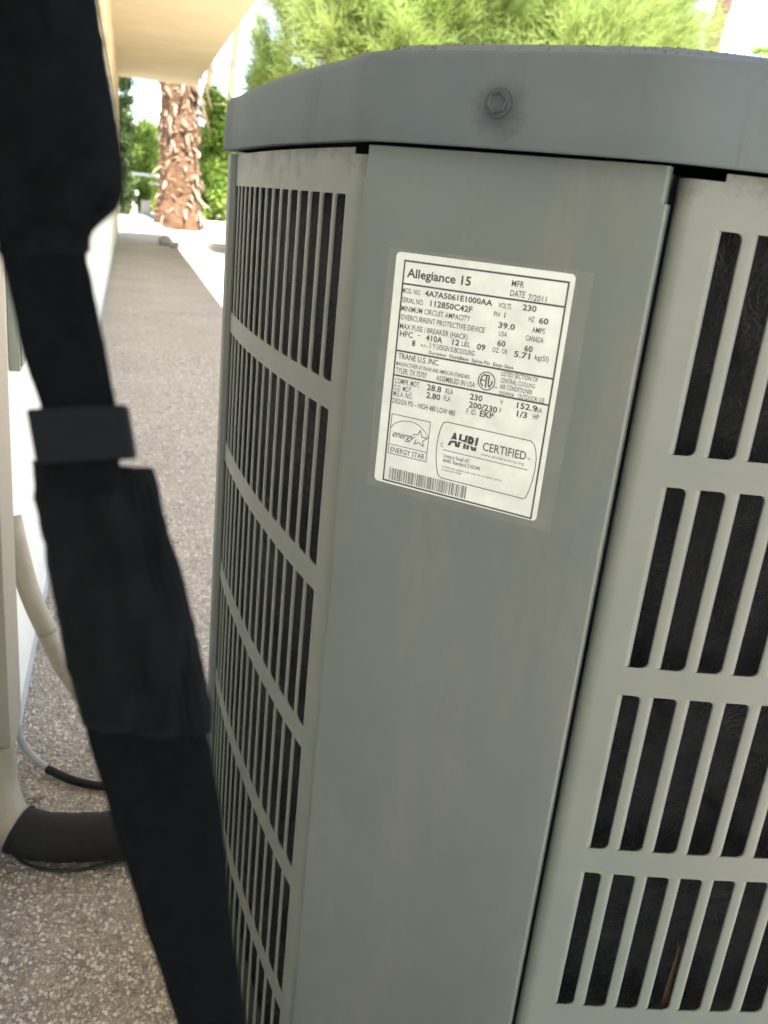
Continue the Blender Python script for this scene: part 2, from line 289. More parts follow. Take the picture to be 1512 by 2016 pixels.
# beige riser pipe with elbow, black foam tube
bm = bmesh.new()
pth = smooth_path([(-0.1765, 1.240, 0.175), (-0.1765, 1.238, 0.125), (-0.1752, 1.226, 0.092), (-0.169, 1.213, 0.066), (-0.1575, 1.207, 0.049)], 5)
tube(bm, pth, [0.0178]*6 + [0.0178 + (0.0365-0.0178)*((k+1)/(len(pth)-6))**1.1 for k in range(len(pth)-6)], 28)
pr = tag(finish(bm, 'riser_pipe', M['pvc'], smooth=True, angle=R(40)), 'beige painted pipe flaring into an elbow below the line cover box', 'pipe')
bm = bmesh.new()
pth = smooth_path([(-0.1580, 1.2070, 0.0495), (-0.1495, 1.2030, 0.0465), (-0.125, 1.190, 0.0450), (-0.07, 1.180, 0.044), (0.0, 1.182, 0.045), (0.10, 1.24, 0.046), (0.24, 1.27, 0.06)], 8)
rr = [0.0385 if i < 6 else 0.0365 + 0.0005*math.sin(i*1.3) + 0.0004*math.sin(i*3.1) for i in range(len(pth))]
tube(bm, pth, rr, 36)
tag(finish(bm, 'foam_tube', M['foam'], smooth=True, angle=R(50)), 'thick black foam-insulated tube lying across the gravel behind the strap', 'insulated tube')
bm = bmesh.new(); tube(bm, smooth_path([(-0.183, 1.228, 0.010), (-0.1494, 1.1834, 0.005), (-0.115, 1.1615, 0.005), (-0.0709, 1.1525, 0.005), (-0.0268, 1.159, 0.005), (0.01, 1.168, 0.006), (0.08, 1.20, 0.01)], 8), 0.0026, 10)
tag(finish(bm, 'thin_wire', M['wire'], smooth=True), 'thin black wire looping under the black foam tube', 'wire')
cd = empty('flexible_conduit', (-0.17, 1.45, 0.05), 'thin conduit, grey then black, curving over the gravel to the unit', 'conduit')
bm = bmesh.new(); tube(bm, smooth_path([(-0.187, 1.46, 0.085), (-0.178, 1.448, 0.050), (-0.156, 1.424, 0.027), (-0.1296, 1.4025, 0.014)], 8), 0.0068, 14); finish(bm, 'grey_sleeve', M['grey_conduit'], cd, smooth=True)
bm = bmesh.new(); tube(bm, smooth_path([(-0.1306, 1.4035, 0.0145), (-0.09, 1.3712, 0.012), (-0.0432, 1.348, 0.012), (0.03, 1.33, 0.014), (0.2, 1.30, 0.03)], 8), 0.0074, 14); finish(bm, 'black_sleeve', M['foam'], cd, smooth=True)
rp = empty('refrigerant_line', (-0.17, 1.6, 0.5), 'cream wrapped refrigerant line slanting down from the wall behind the strap', 'pipe')
bm = bmesh.new(); tube(bm, smooth_path([(-0.190, 1.53, 0.44), (-0.176, 1.51, 0.375), (-0.160, 1.505, 0.305), (-0.134, 1.50, 0.232)], 6), 0.0175, 18); finish(bm, 'pipe_wrap', M['pvc'], rp, smooth=True)
bm = bmesh.new(); tube(bm, smooth_path([(-0.135, 1.50, 0.235), (-0.104, 1.495, 0.158), (-0.05, 1.46, 0.10), (0.02, 1.42, 0.09), (0.2, 1.25, 0.06)], 6), 0.0165, 18); finish(bm, 'pipe_end', M['pvc'], rp, smooth=True)

# ---------------------------------------------------------------- the air conditioner
AC = empty('air_conditioner', (0.45, 0.95, 0.03), 'large grey-green outdoor air conditioner with slotted side grilles and a white rating label', 'air conditioner')
def curve_pts(p0, h0, k, s0, s1, n):
    # plan curve through p0 at s=0, heading h0 (deg), turning k deg per metre; returns points and headings for s0..s1
    out = []
    for i in range(n+1):
        s = s0 + (s1-s0)*i/n
        a0, a1 = R(h0), R(h0 + k*s)
        if abs(k) < 1e-6: x = p0[0] + s*math.sin(a0); y = p0[1] + s*math.cos(a0)
        else:
            kr = R(k); x = p0[0] + (math.cos(a0)-math.cos(a1))/kr; y = p0[1] + (math.sin(a1)-math.sin(a0))/kr
        out.append((x, y, a1, s))
    return out
PITCH = 0.0262; TH = 0.0011
class Side:
    def __init__(s, p0, h0, k, sgn): s.p0, s.h0, s.k, s.sgn = p0, h0, k, sgn      # sgn: +1 outward normal is left of travel
    def at(s, u, d=0.0):
        x, y, a, _ = curve_pts(s.p0, s.h0, s.k, u, u, 0 or 1)[0]
        nxy = (-math.cos(a)*s.sgn, math.sin(a)*s.sgn)      # outward
        return x - nxy[0]*d, y - nxy[1]*d, a, nxy
LEFT = Side((0.1501, 0.6563), -11.0, 29.0, 1)        # s grows away from the camera
RIGHT = Side((0.3472, 0.4690), 105.0, -29.0, -1)     # s grows to the right
ROWS = [(1.0065, 0.8700)] + [(1.0 - 0.1515 - 0.15335*k, 1.0 - 0.1515 - 0.15335*k - 0.1315) for k in range(5)]
ZT, ZB = 1.0378, 0.075
def patch(bm, side, prof_s, z0, z1, nz=1):
    # prof_s: list of (s, depth); sheet between z0 and z1 with thickness TH
    fr = []; bk = []
    for (s, d) in prof_s:
        x, y, a, n = side.at(s, d); x2, y2, _, _ = side.at(s, d + TH)
        fr.append([bm.verts.new((x, y, z1 + (z0-z1)*j/nz)) for j in range(nz+1)]); bk.append([bm.verts.new((x2, y2, z1 + (z0-z1)*j/nz)) for j in range(nz+1)])
    n = len(prof_s)
    for i in range(n-1):
        for j in range(nz):
            bm.faces.new((fr[i][j], fr[i+1][j], fr[i+1][j+1], fr[i][j+1])); bm.faces.new((bk[i][j], bk[i][j+1], bk[i+1][j+1], bk[i+1][j]))
        bm.faces.new((fr[i][0], bk[i][0], bk[i+1][0], fr[i+1][0])); bm.faces.new((fr[i][-1], fr[i+1][-1], bk[i+1][-1], bk[i][-1]))
    for e in (0, n-1):
        for j in range(nz): bm.faces.new((fr[e][j], fr[e][j+1], bk[e][j+1], bk[e][j]))
def lin(a, b_, n): return [(a + (b_-a)*i/n, 0.0) for i in range(n+1)]
def roll_in(s, r, d, n=6):     # quarter roll going inward; d=-1 towards smaller s
    return [(s + d*r*math.sin(t*PI/2/n), r*(1-math.cos(t*PI/2/n))) for t in range(1, n+1)]
def rib_mesh(name, w, roll, zt, zb, f0, f1, mirror=1):
    # rib in local frame: X along the panel (s), Y inward, Z up, origin at the rib's near edge; ends flare into the bands
    bm = bmesh.new(); H = zt - zb; zl = []; F = 0.0046
    for t in (0, 0.12, 0.3, 0.55, 0.8, 1.0): zl.append((t*F, F*(1 - math.sqrt(max(0, 1-(1-t)**2)))))
    zz = [(zt - a, w_) for a, w_ in zl] + [(zb + a, w_) for a, w_ in reversed(zl)]
    rings = []
    for z, ex in zz:
        ex = ex; pts = [(-ex*f0, TH*0.9 + 0.0006), (-ex*f0, 0.0007), (-ex*f0+0.0003, 0.0002), (-ex*f0+0.0009, 0.0)] + [(w*0.5, 0.0), (w + ex*f1*0.7, 0.0)]
        r = roll
        for i in range(1, 7):
            a = i*PI/2/6; pts.append((w + ex*f1*0.7 + (r*math.sin(a))*(1 if True else 0), r*(1-math.cos(a))))
        pts.append((w + ex*f1*0.7 + r, r + 0.0012)); pts.append((w + ex*f1*0.7 + r - TH, r + 0.0012)); pts.append((w + ex*f1*0.7, TH*0.9 + 0.0006))
        rings.append([bm.verts.new((p[0], p[1], z)) for p in pts])
    for i in range(len(rings)-1):
        n = len(rings[i])
        for k in range(n): bm.faces.new((rings[i][k], rings[i][(k+1) % n], rings[i+1][(k+1) % n], rings[i+1][k]))
    bm.faces.new(rings[0][::-1]); bm.faces.new(rings[-1])
    bmesh.ops.recalc_face_normals(bm, faces=bm.faces[:])
    me = bpy.data.meshes.new(name); bm.to_mesh(me); bm.free(); me.materials.append(M['paint_grille'])
    me.polygons.foreach_set('use_smooth', [True]*len(me.polygons)); me.set_sharp_from_angle(angle=R(38))
    return me
def build_grille(side, s_near, s_far, first, nslots, slotw, ribw, roll, notch, rnear):
    # slot i runs [first+i*PITCH, +slotw]; ribs fill the rest
    s_end = first + (nslots-1)*PITCH + slotw
    bm = bmesh.new()
    near = list(reversed(roll_in(s_near, rnear, -1, 10))) + lin(s_near, first, 4)
    z_hi = ZT
    zs = [z_hi] + [v for r_ in ROWS for v in r_] + [ZB]
    nt = near[:-1]
    zn = ZT - 0.0045
    patch(bm, side, near, ZB, zn)                                     # near margin, full height, top corner notched
    patch(bm, side, lin(s_end, s_far, 8), ZB, ZT)
    patch(bm, side, lin(s_near + notch, first, 3), zn, ZT)
    n = nslots*2
    patch(bm, side, lin(first, s_end, n), ROWS[0][0], ZT)
    for i in range(len(ROWS)-1): patch(bm, side, lin(first, s_end, n), ROWS[i+1][0], ROWS[i][1])
    patch(bm, side, lin(first, s_end, n), ZB, ROWS[-1][1])
    F = 0.0046                                                        # rounded outer corners of every row's last slot
    for (zt, zb) in ROWS:
        for (sc, dr) in ((s_end, -1),):
            for (zc, dz) in ((zt, -1), (zb, 1)):
                arc = [(sc + dr*F*(1-math.cos(a)), zc + dz*F*(1-math.sin(a))) for a in [i*PI/2/5 for i in range(6)]]
                pts = [(sc, zc)] + arc
                fr = [bm.verts.new((*side.at(s, 0.0)[:2], z)) for s, z in pts]; bk = [bm.verts.new((*side.at(s, TH)[:2], z)) for s, z in pts]
                bm.faces.new(fr); bm.faces.new(bk[::-1])
                for k in range(len(pts)): bm.faces.new((fr[k], fr[(k+1) % len(pts)], bk[(k+1) % len(pts)], bk[k]))
        # rolled edge on the margin beside each first slot
        patch(bm, side, [(first, 0.0)] + roll_in(first, roll, 1, 6), zb, zt)
    g = finish(bm, 'grille_panel', M['paint_grille'], AC, smooth=True, angle=R(35))
    for ri, (zt, zb) in enumerate(ROWS):
        me = rib_mesh('rib', ribw, roll, zt, zb, 1.0, 0.0)
        for i in range(nslots-1):
            s = first + i*PITCH + slotw
            x, y, a, nn = side.at(s)
            o = bpy.data.objects.new('rib', me); C.objects.link(o); o.parent = g
            # local X along travel, Y inward, Z up
            X = Vector((math.sin(a), math.cos(a), 0)); Y = Vector((-nn[0], -nn[1], 0)); mw = Matrix((X, Y, Vector((0, 0, 1)))).transposed().to_4x4()
            gw = parent_world(g)
            mw.translation = Vector((x, y, 0)) - gw; o.matrix_parent_inverse = Matrix.Identity(4); o.matrix_basis = mw
    return g
gl = build_grille(LEFT, -0.0125, 0.392, 0.0, 15, 0.0196, 0.0046, 0.0030, 0.003, 0.014)
gl['label'] = 'dusty slotted grille panel on the left side'
gr = build_grille(RIGHT, -0.0325, 0.440, -0.0168, 16, 0.0168, 0.0056, 0.0052, 0.018, 0.0085)
gr['label'] = 'slotted grille panel right of the label panel'

# condenser coil behind the grilles: tubes with bristly spine fins
bm = bmesh.new()
for side, s0, s1 in ((LEFT, -0.03, 0.39), (RIGHT, -0.045, 0.44)):
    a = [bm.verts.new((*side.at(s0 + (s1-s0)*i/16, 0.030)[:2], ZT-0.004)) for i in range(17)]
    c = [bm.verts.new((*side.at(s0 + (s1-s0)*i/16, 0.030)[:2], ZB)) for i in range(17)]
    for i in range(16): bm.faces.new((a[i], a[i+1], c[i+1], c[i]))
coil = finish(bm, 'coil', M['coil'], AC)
def hair(side, s0, s1, n, name):
    V = []; F = []
    for i in range(n):
        s = random.uniform(s0, s1); row = random.randint(0, 52); zc = 0.08 + random.random()*0.96; 
        if zc > ZT - 0.01: continue
        ang = 3.0*noise.noise(Vector((s*30, zc*30, 2))) + random.gauss(0, 0.45) + PI/2; ln = random.uniform(0.005, 0.012); curl = random.uniform(-0.5, 0.5)
        b0 = (s, zc); b1 = (s + ln*math.cos(ang)*0.7, zc + ln*math.sin(ang)*0.7); b2 = (b1[0] + ln*0.5*math.cos(ang+curl), b1[1] + ln*0.5*math.sin(ang+curl))
        w = 0.00026; d0 = 0.028; d1 = random.uniform(0.019, 0.026)
        nxp, nzp = -math.sin(ang)*w, math.cos(ang)*w
        k = len(V)
        for (p, d, ww) in ((b0, d0, 1), (b1, (d0+d1)/2, 0.8), (b2, d1, 0.25)):
            for sg in (-1, 1):
                x, y, _, _ = side.at(p[0] + sg*nxp*ww, d); V.append((x, y, min(p[1] + sg*nzp*ww, ZT-0.005)))
        F += [(k, k+1, k+3, k+2), (k+2, k+3, k+5, k+4)]
    o = pyd(name, V, F, M['fin'], AC); o['kind'] = 'stuff'; return o
hair(RIGHT, -0.02, 0.22, 24000, 'spine_fins')
hair(LEFT, -0.01, 0.25, 9000, 'spine_fins')
# front label panel
P1 = Vector((0.1550, 0.6217)); P2 = Vector((0.2993, 0.4800)); tU = (P2-P1).normalized(); P1 = P1 - tU*0.0026; PW = (P2-P1).length; nU = Vector((-tU.y, tU.x))
if nU.dot(P1) > 0: nU = -nU       # outward (towards the camera)
def fp(u, d=0.0): p = P1 + tU*u - nU*d; return p.x, p.y
def dprof(u):     # how far the sheet bends back near both long edges
    d = 0.0
    if u < 0.026: d += 0.0016*((0.026-u)/0.026)**1.6
    if u > PW-0.026: d += 0.0028*((u-(PW-0.026))/0.026)**1.6
    return d
PB = 0.062; PT = 1.0388; JZ = 0.0180 + 1.0
def fpanel(u_shift_l, u_shift_r, z0, z1, bm, parts=30):
    us = [u_shift_l + (PW - u_shift_r - u_shift_l)*i/parts for i in range(parts+1)]
    prof = [(us[0] + 0.0006, dprof(0)+0.014), (us[0] - 0.0, dprof(0)+0.0035), (us[0] + 0.0002, dprof(0)+0.0016), (us[0] + 0.0007, dprof(0)+0.0003), (us[0] + 0.0013, dprof(0.0013)), (us[0] + 0.0030, dprof(0.0030))] + [(u, dprof(u)) for u in us[1:-1]] + [(us[-1] - 0.0028, dprof(us[-1] - 0.0028)), (us[-1] - 0.0014, dprof(us[-1] - 0.0014)), (us[-1] - 0.0009, dprof(us[-1])+0.0001), (us[-1] - 0.0002, dprof(us[-1])+0.0006), (us[-1], dprof(us[-1])+0.0018), (us[-1] - 0.0003, dprof(us[-1])+0.010)]
    nzs = max(2, int((z1-z0)/0.022)); rows = []; wv = lambda u, z: 0.0005*(0.5 + 0.5*noise.noise(Vector((u*9, z*5, 3)))) * min(1, u/0.02, (PW-u)/0.02) if 0 < u < PW else 0
    for (u, d) in prof:
        rows.append([bm.verts.new((*fp(u, d + wv(u, z0 + (z1-z0)*j/nzs)), z0 + (z1-z0)*j/nzs)) for j in range(nzs+1)])
    for i in range(len(rows)-1):
        for j in range(nzs): bm.faces.new((rows[i][j], rows[i+1][j], rows[i+1][j+1], rows[i][j+1]))
bm = bmesh.new(); fpanel(0.0, 0.0, PB, JZ, bm); fpanel(0.0012, 0.0022, JZ, PT, bm)
# return flange at the top
a = [bm.verts.new((*fp(0.0012 + (PW-0.0034)*i/30, dprof(0.0012 + (PW-0.0034)*i/30)), PT)) for i in range(31)]; c = [bm.verts.new((*fp(0.0012 + (PW-0.0034)*i/30, 0.014), PT)) for i in range(31)]
for i in range(30): bm.faces.new((a[i], a[i+1], c[i+1], c[i]))
bmesh.ops.remove_doubles(bm, verts=bm.verts[:], dist=0.00001)
fpn = finish(bm, 'front_panel', M['paint'], AC, smooth=True, angle=R(50))

# inner corner posts and dark liner so that no light leaks round the edges
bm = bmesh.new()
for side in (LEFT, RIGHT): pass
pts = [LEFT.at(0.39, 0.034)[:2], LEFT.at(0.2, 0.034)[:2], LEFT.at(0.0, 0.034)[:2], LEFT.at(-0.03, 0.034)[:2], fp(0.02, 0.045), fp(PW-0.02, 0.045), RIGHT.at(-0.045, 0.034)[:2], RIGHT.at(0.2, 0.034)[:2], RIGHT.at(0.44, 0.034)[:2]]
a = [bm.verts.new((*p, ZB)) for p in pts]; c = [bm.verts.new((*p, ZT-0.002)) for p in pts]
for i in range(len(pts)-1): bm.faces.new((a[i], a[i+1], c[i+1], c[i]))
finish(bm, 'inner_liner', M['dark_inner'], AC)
for (q, p) in ((LEFT.at(-0.033, 0.022)[:2], fp(0.006, 0.016)), (RIGHT.at(-0.044, 0.024)[:2], fp(PW-0.006, 0.022))):
    bm = bmesh.new(); c0 = Vector(q); c1 = Vector(p); dd = (c1-c0); 
    inn = nU * -0.012
    v = [(*c0, ZB), (*c1, ZB), (*(c1+inn), ZB), (*(c0+inn), ZB)]; v2 = [(x, y, ZT-0.0015) for x, y, _ in v]
    A_ = [bm.verts.new(p_) for p_ in v]; B_ = [bm.verts.new(p_) for p_ in v2]
    for i in range(4): bm.faces.new((A_[i], A_[(i+1) % 4], B_[(i+1) % 4], B_[i]))
    bm.faces.new(A_[::-1]); bm.faces.new(B_)
    finish(bm, 'corner_bracket', M['paint'], AC)

# plan outline of the whole cabinet (counted from the front panel's left edge, round the back)
LF = [LEFT.at(s)[:2] for s in (0.392, 0.30, 0.2, 0.1, 0.0, -0.03)]
RT = [RIGHT.at(s)[:2] for s in (-0.02, 0.05, 0.15, 0.25, 0.35, 0.44)]
Lend = Vector(LF[0]); Rend = Vector(RT[-1])
back = [(Rend.x+0.09, Rend.y+0.10), (Rend.x+0.115, Rend.y+0.30), (Rend.x+0.095, Rend.y+0.55), (Rend.x+0.0, Rend.y+0.67), (Rend.x-0.2, Rend.y+0.73), (Lend.x+0.25, Lend.y+0.15), (Lend.x+0.07, Lend.y+0.085)]
# far corner post, slightly proud of the left grille, and the plain back panels
bm = bmesh.new(); pl = [LEFT.at(0.388, -0.0005)[:2], LEFT.at(0.392, -0.006)[:2], LEFT.at(0.400, -0.0075)[:2], LEFT.at(0.420, -0.0065)[:2], (Lend.x+0.012, Lend.y+0.045), back[-1]]
a = [bm.verts.new((*p, PB)) for p in pl]; c = [bm.verts.new((*p, ZT+0.001)) for p in pl]
for i in range(len(pl)-1): bm.faces.new((a[i], a[i+1], c[i+1], c[i]))
finish(bm, 'corner_panel', M['paint'], AC)
bm = bmesh.new(); pl = [RT[-1]] + back
a = [bm.verts.new((*p, PB)) for p in pl]; c = [bm.verts.new((*p, ZT)) for p in pl]
for i in range(len(pl)-1): bm.faces.new((a[i], a[i+1], c[i+1], c[i]))
finish(bm, 'back_panel', M['paint'], AC, smooth=True)

# top cap: pressed lid whose skirt overhangs the panels
ctrl = [RIGHT.at(s, -0.007)[:2] for s in (0.42, 0.33, 0.24, 0.15, 0.07, 0.01)]
ctrl += [fp(PW+0.004, -0.007), fp(PW-0.03, -0.013), fp(PW*0.5, -0.015), fp(0.03, -0.012), fp(-0.006, -0.004)]
ctrl += [LEFT.at(s, -0.006)[:2] for s in (0.0, 0.07, 0.15, 0.24, 0.32, 0.385)]
ctrl += [(Lend.x-0.014, Lend.y+0.030), (Lend.x+0.060, Lend.y+0.118)] + [(x+0.005, y+0.01) for x, y in reversed(back[:-1])]
nC = len(ctrl); P = [Vector((*c_, 0)) for c_ in ctrl]; outl = []
for i in range(nC):
    for k in range(6):
        t = k/6; p0, p1, p2, p3 = P[i-1], P[i], P[(i+1) % nC], P[(i+2) % nC]
        outl.append(0.5*((2*p1) + (p2-p0)*t + (2*p0-5*p1+4*p2-p3)*t*t + (-p0+3*p1-3*p2+p3)*t**3))
cen = Vector((0.47, 0.92, 0)); nO = len(outl)
for _ in range(14): outl = [(outl[i-1] + outl[i]*2 + outl[(i+1) % nO])*0.25 for i in range(nO)]      # pressed corners are softly rounded
outl = [p + (p - cen).normalized()*0.0016 for p in outl]
def offs(i, d):
    tdir = (outl[(i+1) % nO] - outl[i-1]).normalized(); n = Vector((tdir.y, -tdir.x, 0))
    if n.dot(cen - outl[i]) < 0: n = -n
    return outl[i] + n*d
def zlip(p): return 1.0 + 0.0396 + 0.010*max(-0.25, min(0.25, (p.y - 0.52)*0.30 - (p.x-0.25)*0.22))
bm = bmesh.new(); rings = []
for (d, zf) in ((0.016, lambda p: zlip(p)+0.0015), (0.002, lambda p: zlip(p)+0.0005), (0.0006, lambda p: zlip(p)+0.0008), (0.0, lambda p: zlip(p)+0.002), (0.0, lambda p: zlip(p)+0.020), (0.0008, lambda p: zlip(p)+0.036), (0.0018, lambda p: 1.0885), (0.0030, lambda p: 1.0925), (0.0055, lambda p: 1.0948), (0.0090, lambda p: 1.0958), (0.016, lambda p: 1.0966), (0.024, lambda p: 1.099), (0.034, lambda p: 1.1030), (0.046, lambda p: 1.1055), (0.065, lambda p: 1.1065), (0.12, lambda p: 1.107)):
    rings.append([bm.verts.new((offs(i, d).x, offs(i, d).y, zf(outl[i]))) for i in range(nO)])
for a, c in zip(rings[:-1], rings[1:]):
    for i in range(nO): bm.faces.new((a[i], a[(i+1) % nO], c[(i+1) % nO], c[i]))
cv = bm.verts.new((0.47, 0.92, 1.108))
for i in range(nO): bm.faces.new((rings[-1][i], rings[-1][(i+1) % nO], cv))
capo = finish(bm, 'top_cap', M['paint_cap'], AC, smooth=True, angle=R(60))
# dusty grit lying along the rim of the lid
V = []; F = []
for q in range(1300):
    i = random.randrange(nO); t = random.random(); d = random.uniform(0.018, 0.058)
    p = offs(i, d).lerp(offs((i+1) % nO, d), t); zz = float(np.interp(d, [0.0055, 0.009, 0.016, 0.024, 0.034, 0.046, 0.065], [1.0948, 1.0958, 1.0966, 1.099, 1.103, 1.1055, 1.1065]))
    r = random.uniform(0.0003, 0.0011) * (1.5 if random.random() < 0.08 else 1); k = len(V)
    V += [(p.x+r*random.uniform(.6, 1.3), p.y, zz), (p.x-r*.6, p.y+r, zz), (p.x-r*.6, p.y-r*random.uniform(.6, 1.3), zz), (p.x, p.y, zz+r*0.9)]
    F += [(k, k+1, k+3), (k+1, k+2, k+3), (k+2, k, k+3)]
dg = pyd('rim_grit', V, F, M['dust'], capo); dg['kind'] = 'stuff'
# seam strip on the cap's far-left corner
# hex bolt in the middle of the skirt over the label panel
def ring_on(u, z, r, d, seg, rot=0.0): return [(*fp(u + r*math.cos(2*PI*k/seg+rot), d), z + r*math.sin(2*PI*k/seg+rot)) for k in range(seg)]
BU = 0.0990; BZ = 1.0655; BD = -0.0164
def stack(rings_, name, ma, parent, smooth=False):
    bm = bmesh.new(); R_ = [[bm.verts.new(p) for p in r] for r in rings_]; n = len(R_[0])
    for a, c in zip(R_[:-1], R_[1:]):
        for k in range(n): bm.faces.new((a[k], a[(k+1) % n], c[(k+1) % n], c[k]))
    bm.faces.new(R_[-1]); return finish(bm, name, ma, parent, smooth=smooth, angle=R(30) if smooth else None)
stack([ring_on(BU, BZ, 0.0086, BD+0.001, 32), ring_on(BU, BZ, 0.0084, BD-0.0009, 32), ring_on(BU, BZ, 0.0074, BD-0.0013, 32)], 'washer', M['bolt'], capo, True)
# grime on the paint round the bolt, part of the cap's paint
nt = M['paint_cap'].node_tree; N = nt.nodes; L = nt.links; pb_ = N['Principled BSDF']; src_ = pb_.inputs['Base Color'].links[0].from_socket
t_ = N.new('ShaderNodeTexCoord'); bx_, by_ = fp(BU + 0.0015, BD)
vd = N.new('ShaderNodeVectorMath'); vd.operation = 'DISTANCE'; vd.inputs[1].default_value = (bx_, by_, BZ - 0.0035); L.new(t_.outputs['Object'], vd.inputs[0])
nn1 = N.new('ShaderNodeTexNoise'); nn1.inputs['Scale'].default_value = 150; nn1.inputs['Detail'].default_value = 6; nn1.inputs['Roughness'].default_value = 0.7; L.new(t_.outputs['Object'], nn1.inputs[0])
ms_ = N.new('ShaderNodeMath'); ms_.operation = 'MULTIPLY_ADD'; ms_.inputs[1].default_value = 0.022; L.new(nn1.outputs[0], ms_.inputs[0]); L.new(vd.outputs['Value'], ms_.inputs[2])
mr_ = N.new('ShaderNodeMapRange'); mr_.inputs[1].default_value = 0.017; mr_.inputs[2].default_value = 0.031; mr_.inputs[3].default_value = 0.85; mr_.inputs[4].default_value = 0.0; L.new(ms_.outputs[0], mr_.inputs[0])
mi_ = N.new('ShaderNodeMix'); mi_.data_type = 'RGBA'; mi_.inputs[7].default_value = (0.042, 0.052, 0.058, 1); L.new(src_, mi_.inputs[6]); L.new(mr_.outputs[0], mi_.inputs[0]); L.new(mi_.outputs[2], pb_.inputs['Base Color'])
stack([ring_on(BU, BZ, 0.0068, BD-0.0015, 6, .3), ring_on(BU, BZ, 0.0068, BD-0.0030, 6, .3), ring_on(BU, BZ, 0.0061, BD-0.0036, 6, .3), ring_on(BU, BZ, 0.0045, BD-0.0024, 6, .3)], 'bolt', M['bolt'], capo)

# base pan and concrete pad under the unit
bm = bmesh.new(); a = [bm.verts.new((offs(i, 0.004).x, offs(i, 0.004).y, 0.042)) for i in range(nO)]; c = [bm.verts.new((offs(i, 0.004).x, offs(i, 0.004).y, PB+0.004)) for i in range(nO)]
for i in range(nO): bm.faces.new((a[i], a[(i+1) % nO], c[(i+1) % nO], c[i]))
bm.faces.new(c); bm.faces.new(a[::-1]); finish(bm, 'base_pan', M['paint'], AC)
bm = bmesh.new(); box(bm, (0.10, 0.44, -0.03), (0.98, 1.34, 0.040)); tag(finish(bm, 'equipment_pad', M['plinth'], bevel=0.006), 'low grey concrete pad under the air conditioner', 'concrete pad')

# ---------------------------------------------------------------- rating label
U0, ZL = 0.0326, 1.0 - 0.0274
def lp(x, z, d): return (*fp(U0 + x/1000, -d), ZL + z/1000)
def lab_poly(bm, pts, d, ): bm.faces.new([bm.verts.new(lp(x, z, d)) for x, z in pts])
def rr(x0, x1, z0, z1, r, n=6):
    out = []
    for (cx_, cz_, a0) in ((x1-r, z1-r, 0), (x0+r, z1-r, 90), (x0+r, z0+r, 180), (x1-r, z0+r, 270)):
        out += [(cx_ + r*math.cos(R(a0+90*i/n)), cz_ + r*math.sin(R(a0+90*i/n))) for i in range(n+1)]
    return out
def slab(bm, pts, d0, d1):
    a = [bm.verts.new(lp(x, z, d0)) for x, z in pts]; c = [bm.verts.new(lp(x, z, d1)) for x, z in pts]; bm.faces.new(c)
    for i in range(len(pts)): bm.faces.new((a[i], a[(i+1) % len(pts)], c[(i+1) % len(pts)], c[i]))
D0 = 0.0002
bm = bmesh.new(); slab(bm, rr(-0.6, 126.2, -162.6, 0.3, 3.2), 0.0, D0)
lab = finish(bm, 'rating_label', M['label'], AC); lab['label'] = 'white printed rating label with black text'
D1 = 0.00028
def seg(bm, a, c, w, d=D1):
    a = Vector(a); c = Vector(c); t = (c-a).normalized(); n = Vector((-t.y, t.x))*w/2; e = t*w/2*0.9
    lab_poly(bm, [a-e-n, c+e-n, c+e+n, a-e+n], d)
def polyl(bm, pts, w, closed=False):
    # mitred ribbon
    P_ = [Vector(p) for p in pts]; n = len(P_); Lf = []; Rt = []
    for i in range(n):
        p = P_[i]; a = P_[i-1] if (i > 0 or closed) else None; c = P_[(i+1) % n] if (i < n-1 or closed) else None
        t = ((c-p).normalized() if c else Vector((0, 0))) + ((p-a).normalized() if a else Vector((0, 0)))
        t.normalize(); nn_ = Vector((-t.y, t.x)); s_ = 1.0
        if a and c: s_ = 1/max(0.35, nn_.dot(Vector((-(c-p).normalized().y, (c-p).normalized().x))))
        Lf.append(bm.verts.new(lp(*(p + nn_*w/2*s_), D1))); Rt.append(bm.verts.new(lp(*(p - nn_*w/2*s_), D1)))
    for i in range(n if closed else n-1):
        j = (i+1) % n; bm.faces.new((Lf[i], Rt[i], Rt[j], Lf[j]))
bm = bmesh.new()
polyl(bm, [(6.3, -5.0), (122.4, -5.0), (122.4, -161.3), (6.9, -160.6)], 1.25, True)
for z in (-20.1, -65.7, -83.0): seg(bm, (6.9, z), (121.9, z), 1.2)
finish(bm, 'frame_lines', M['ink'], lab)
bm = bmesh.new()
polyl(bm, [(8.6, -110.9), (39.5, -110.9), (39.6, -139.9), (8.6, -139.9)], 0.55, True); seg(bm, (8.7, -133.1), (39.4, -133.1), 0.5)
polyl(bm, smooth_path([(x, z, 0) for x, z in [(8.6, -121.4), (11.2, -117.9), (15.4, -115.4), (20.1, -114.1), (25.9, -113.8), (31.0, -115.2), (35.2, -117.9), (38.9, -121.6)]], 4) and [(p.x, p.y) for p in smooth_path([(8.6, -121.4, 0), (11.2, -117.9, 0), (15.4, -115.4, 0), (20.1, -114.1, 0), (25.9, -113.8, 0), (31.0, -115.2, 0), (35.2, -117.9, 0), (39.2, -122.0, 0)], 4)], 0.5)
polyl(bm, [(26.8, -122.5), (30.85, -121.9), (32.4, -118.4), (34.1, -122.7), (38.6, -122.9), (35.1, -125.8), (36.1, -129.3), (32.3, -127.4), (28.7, -129.1), (30.1, -125.4)], 0.62)
finish(bm, 'star_emblem', M['ink'], lab)
bm = bmesh.new()
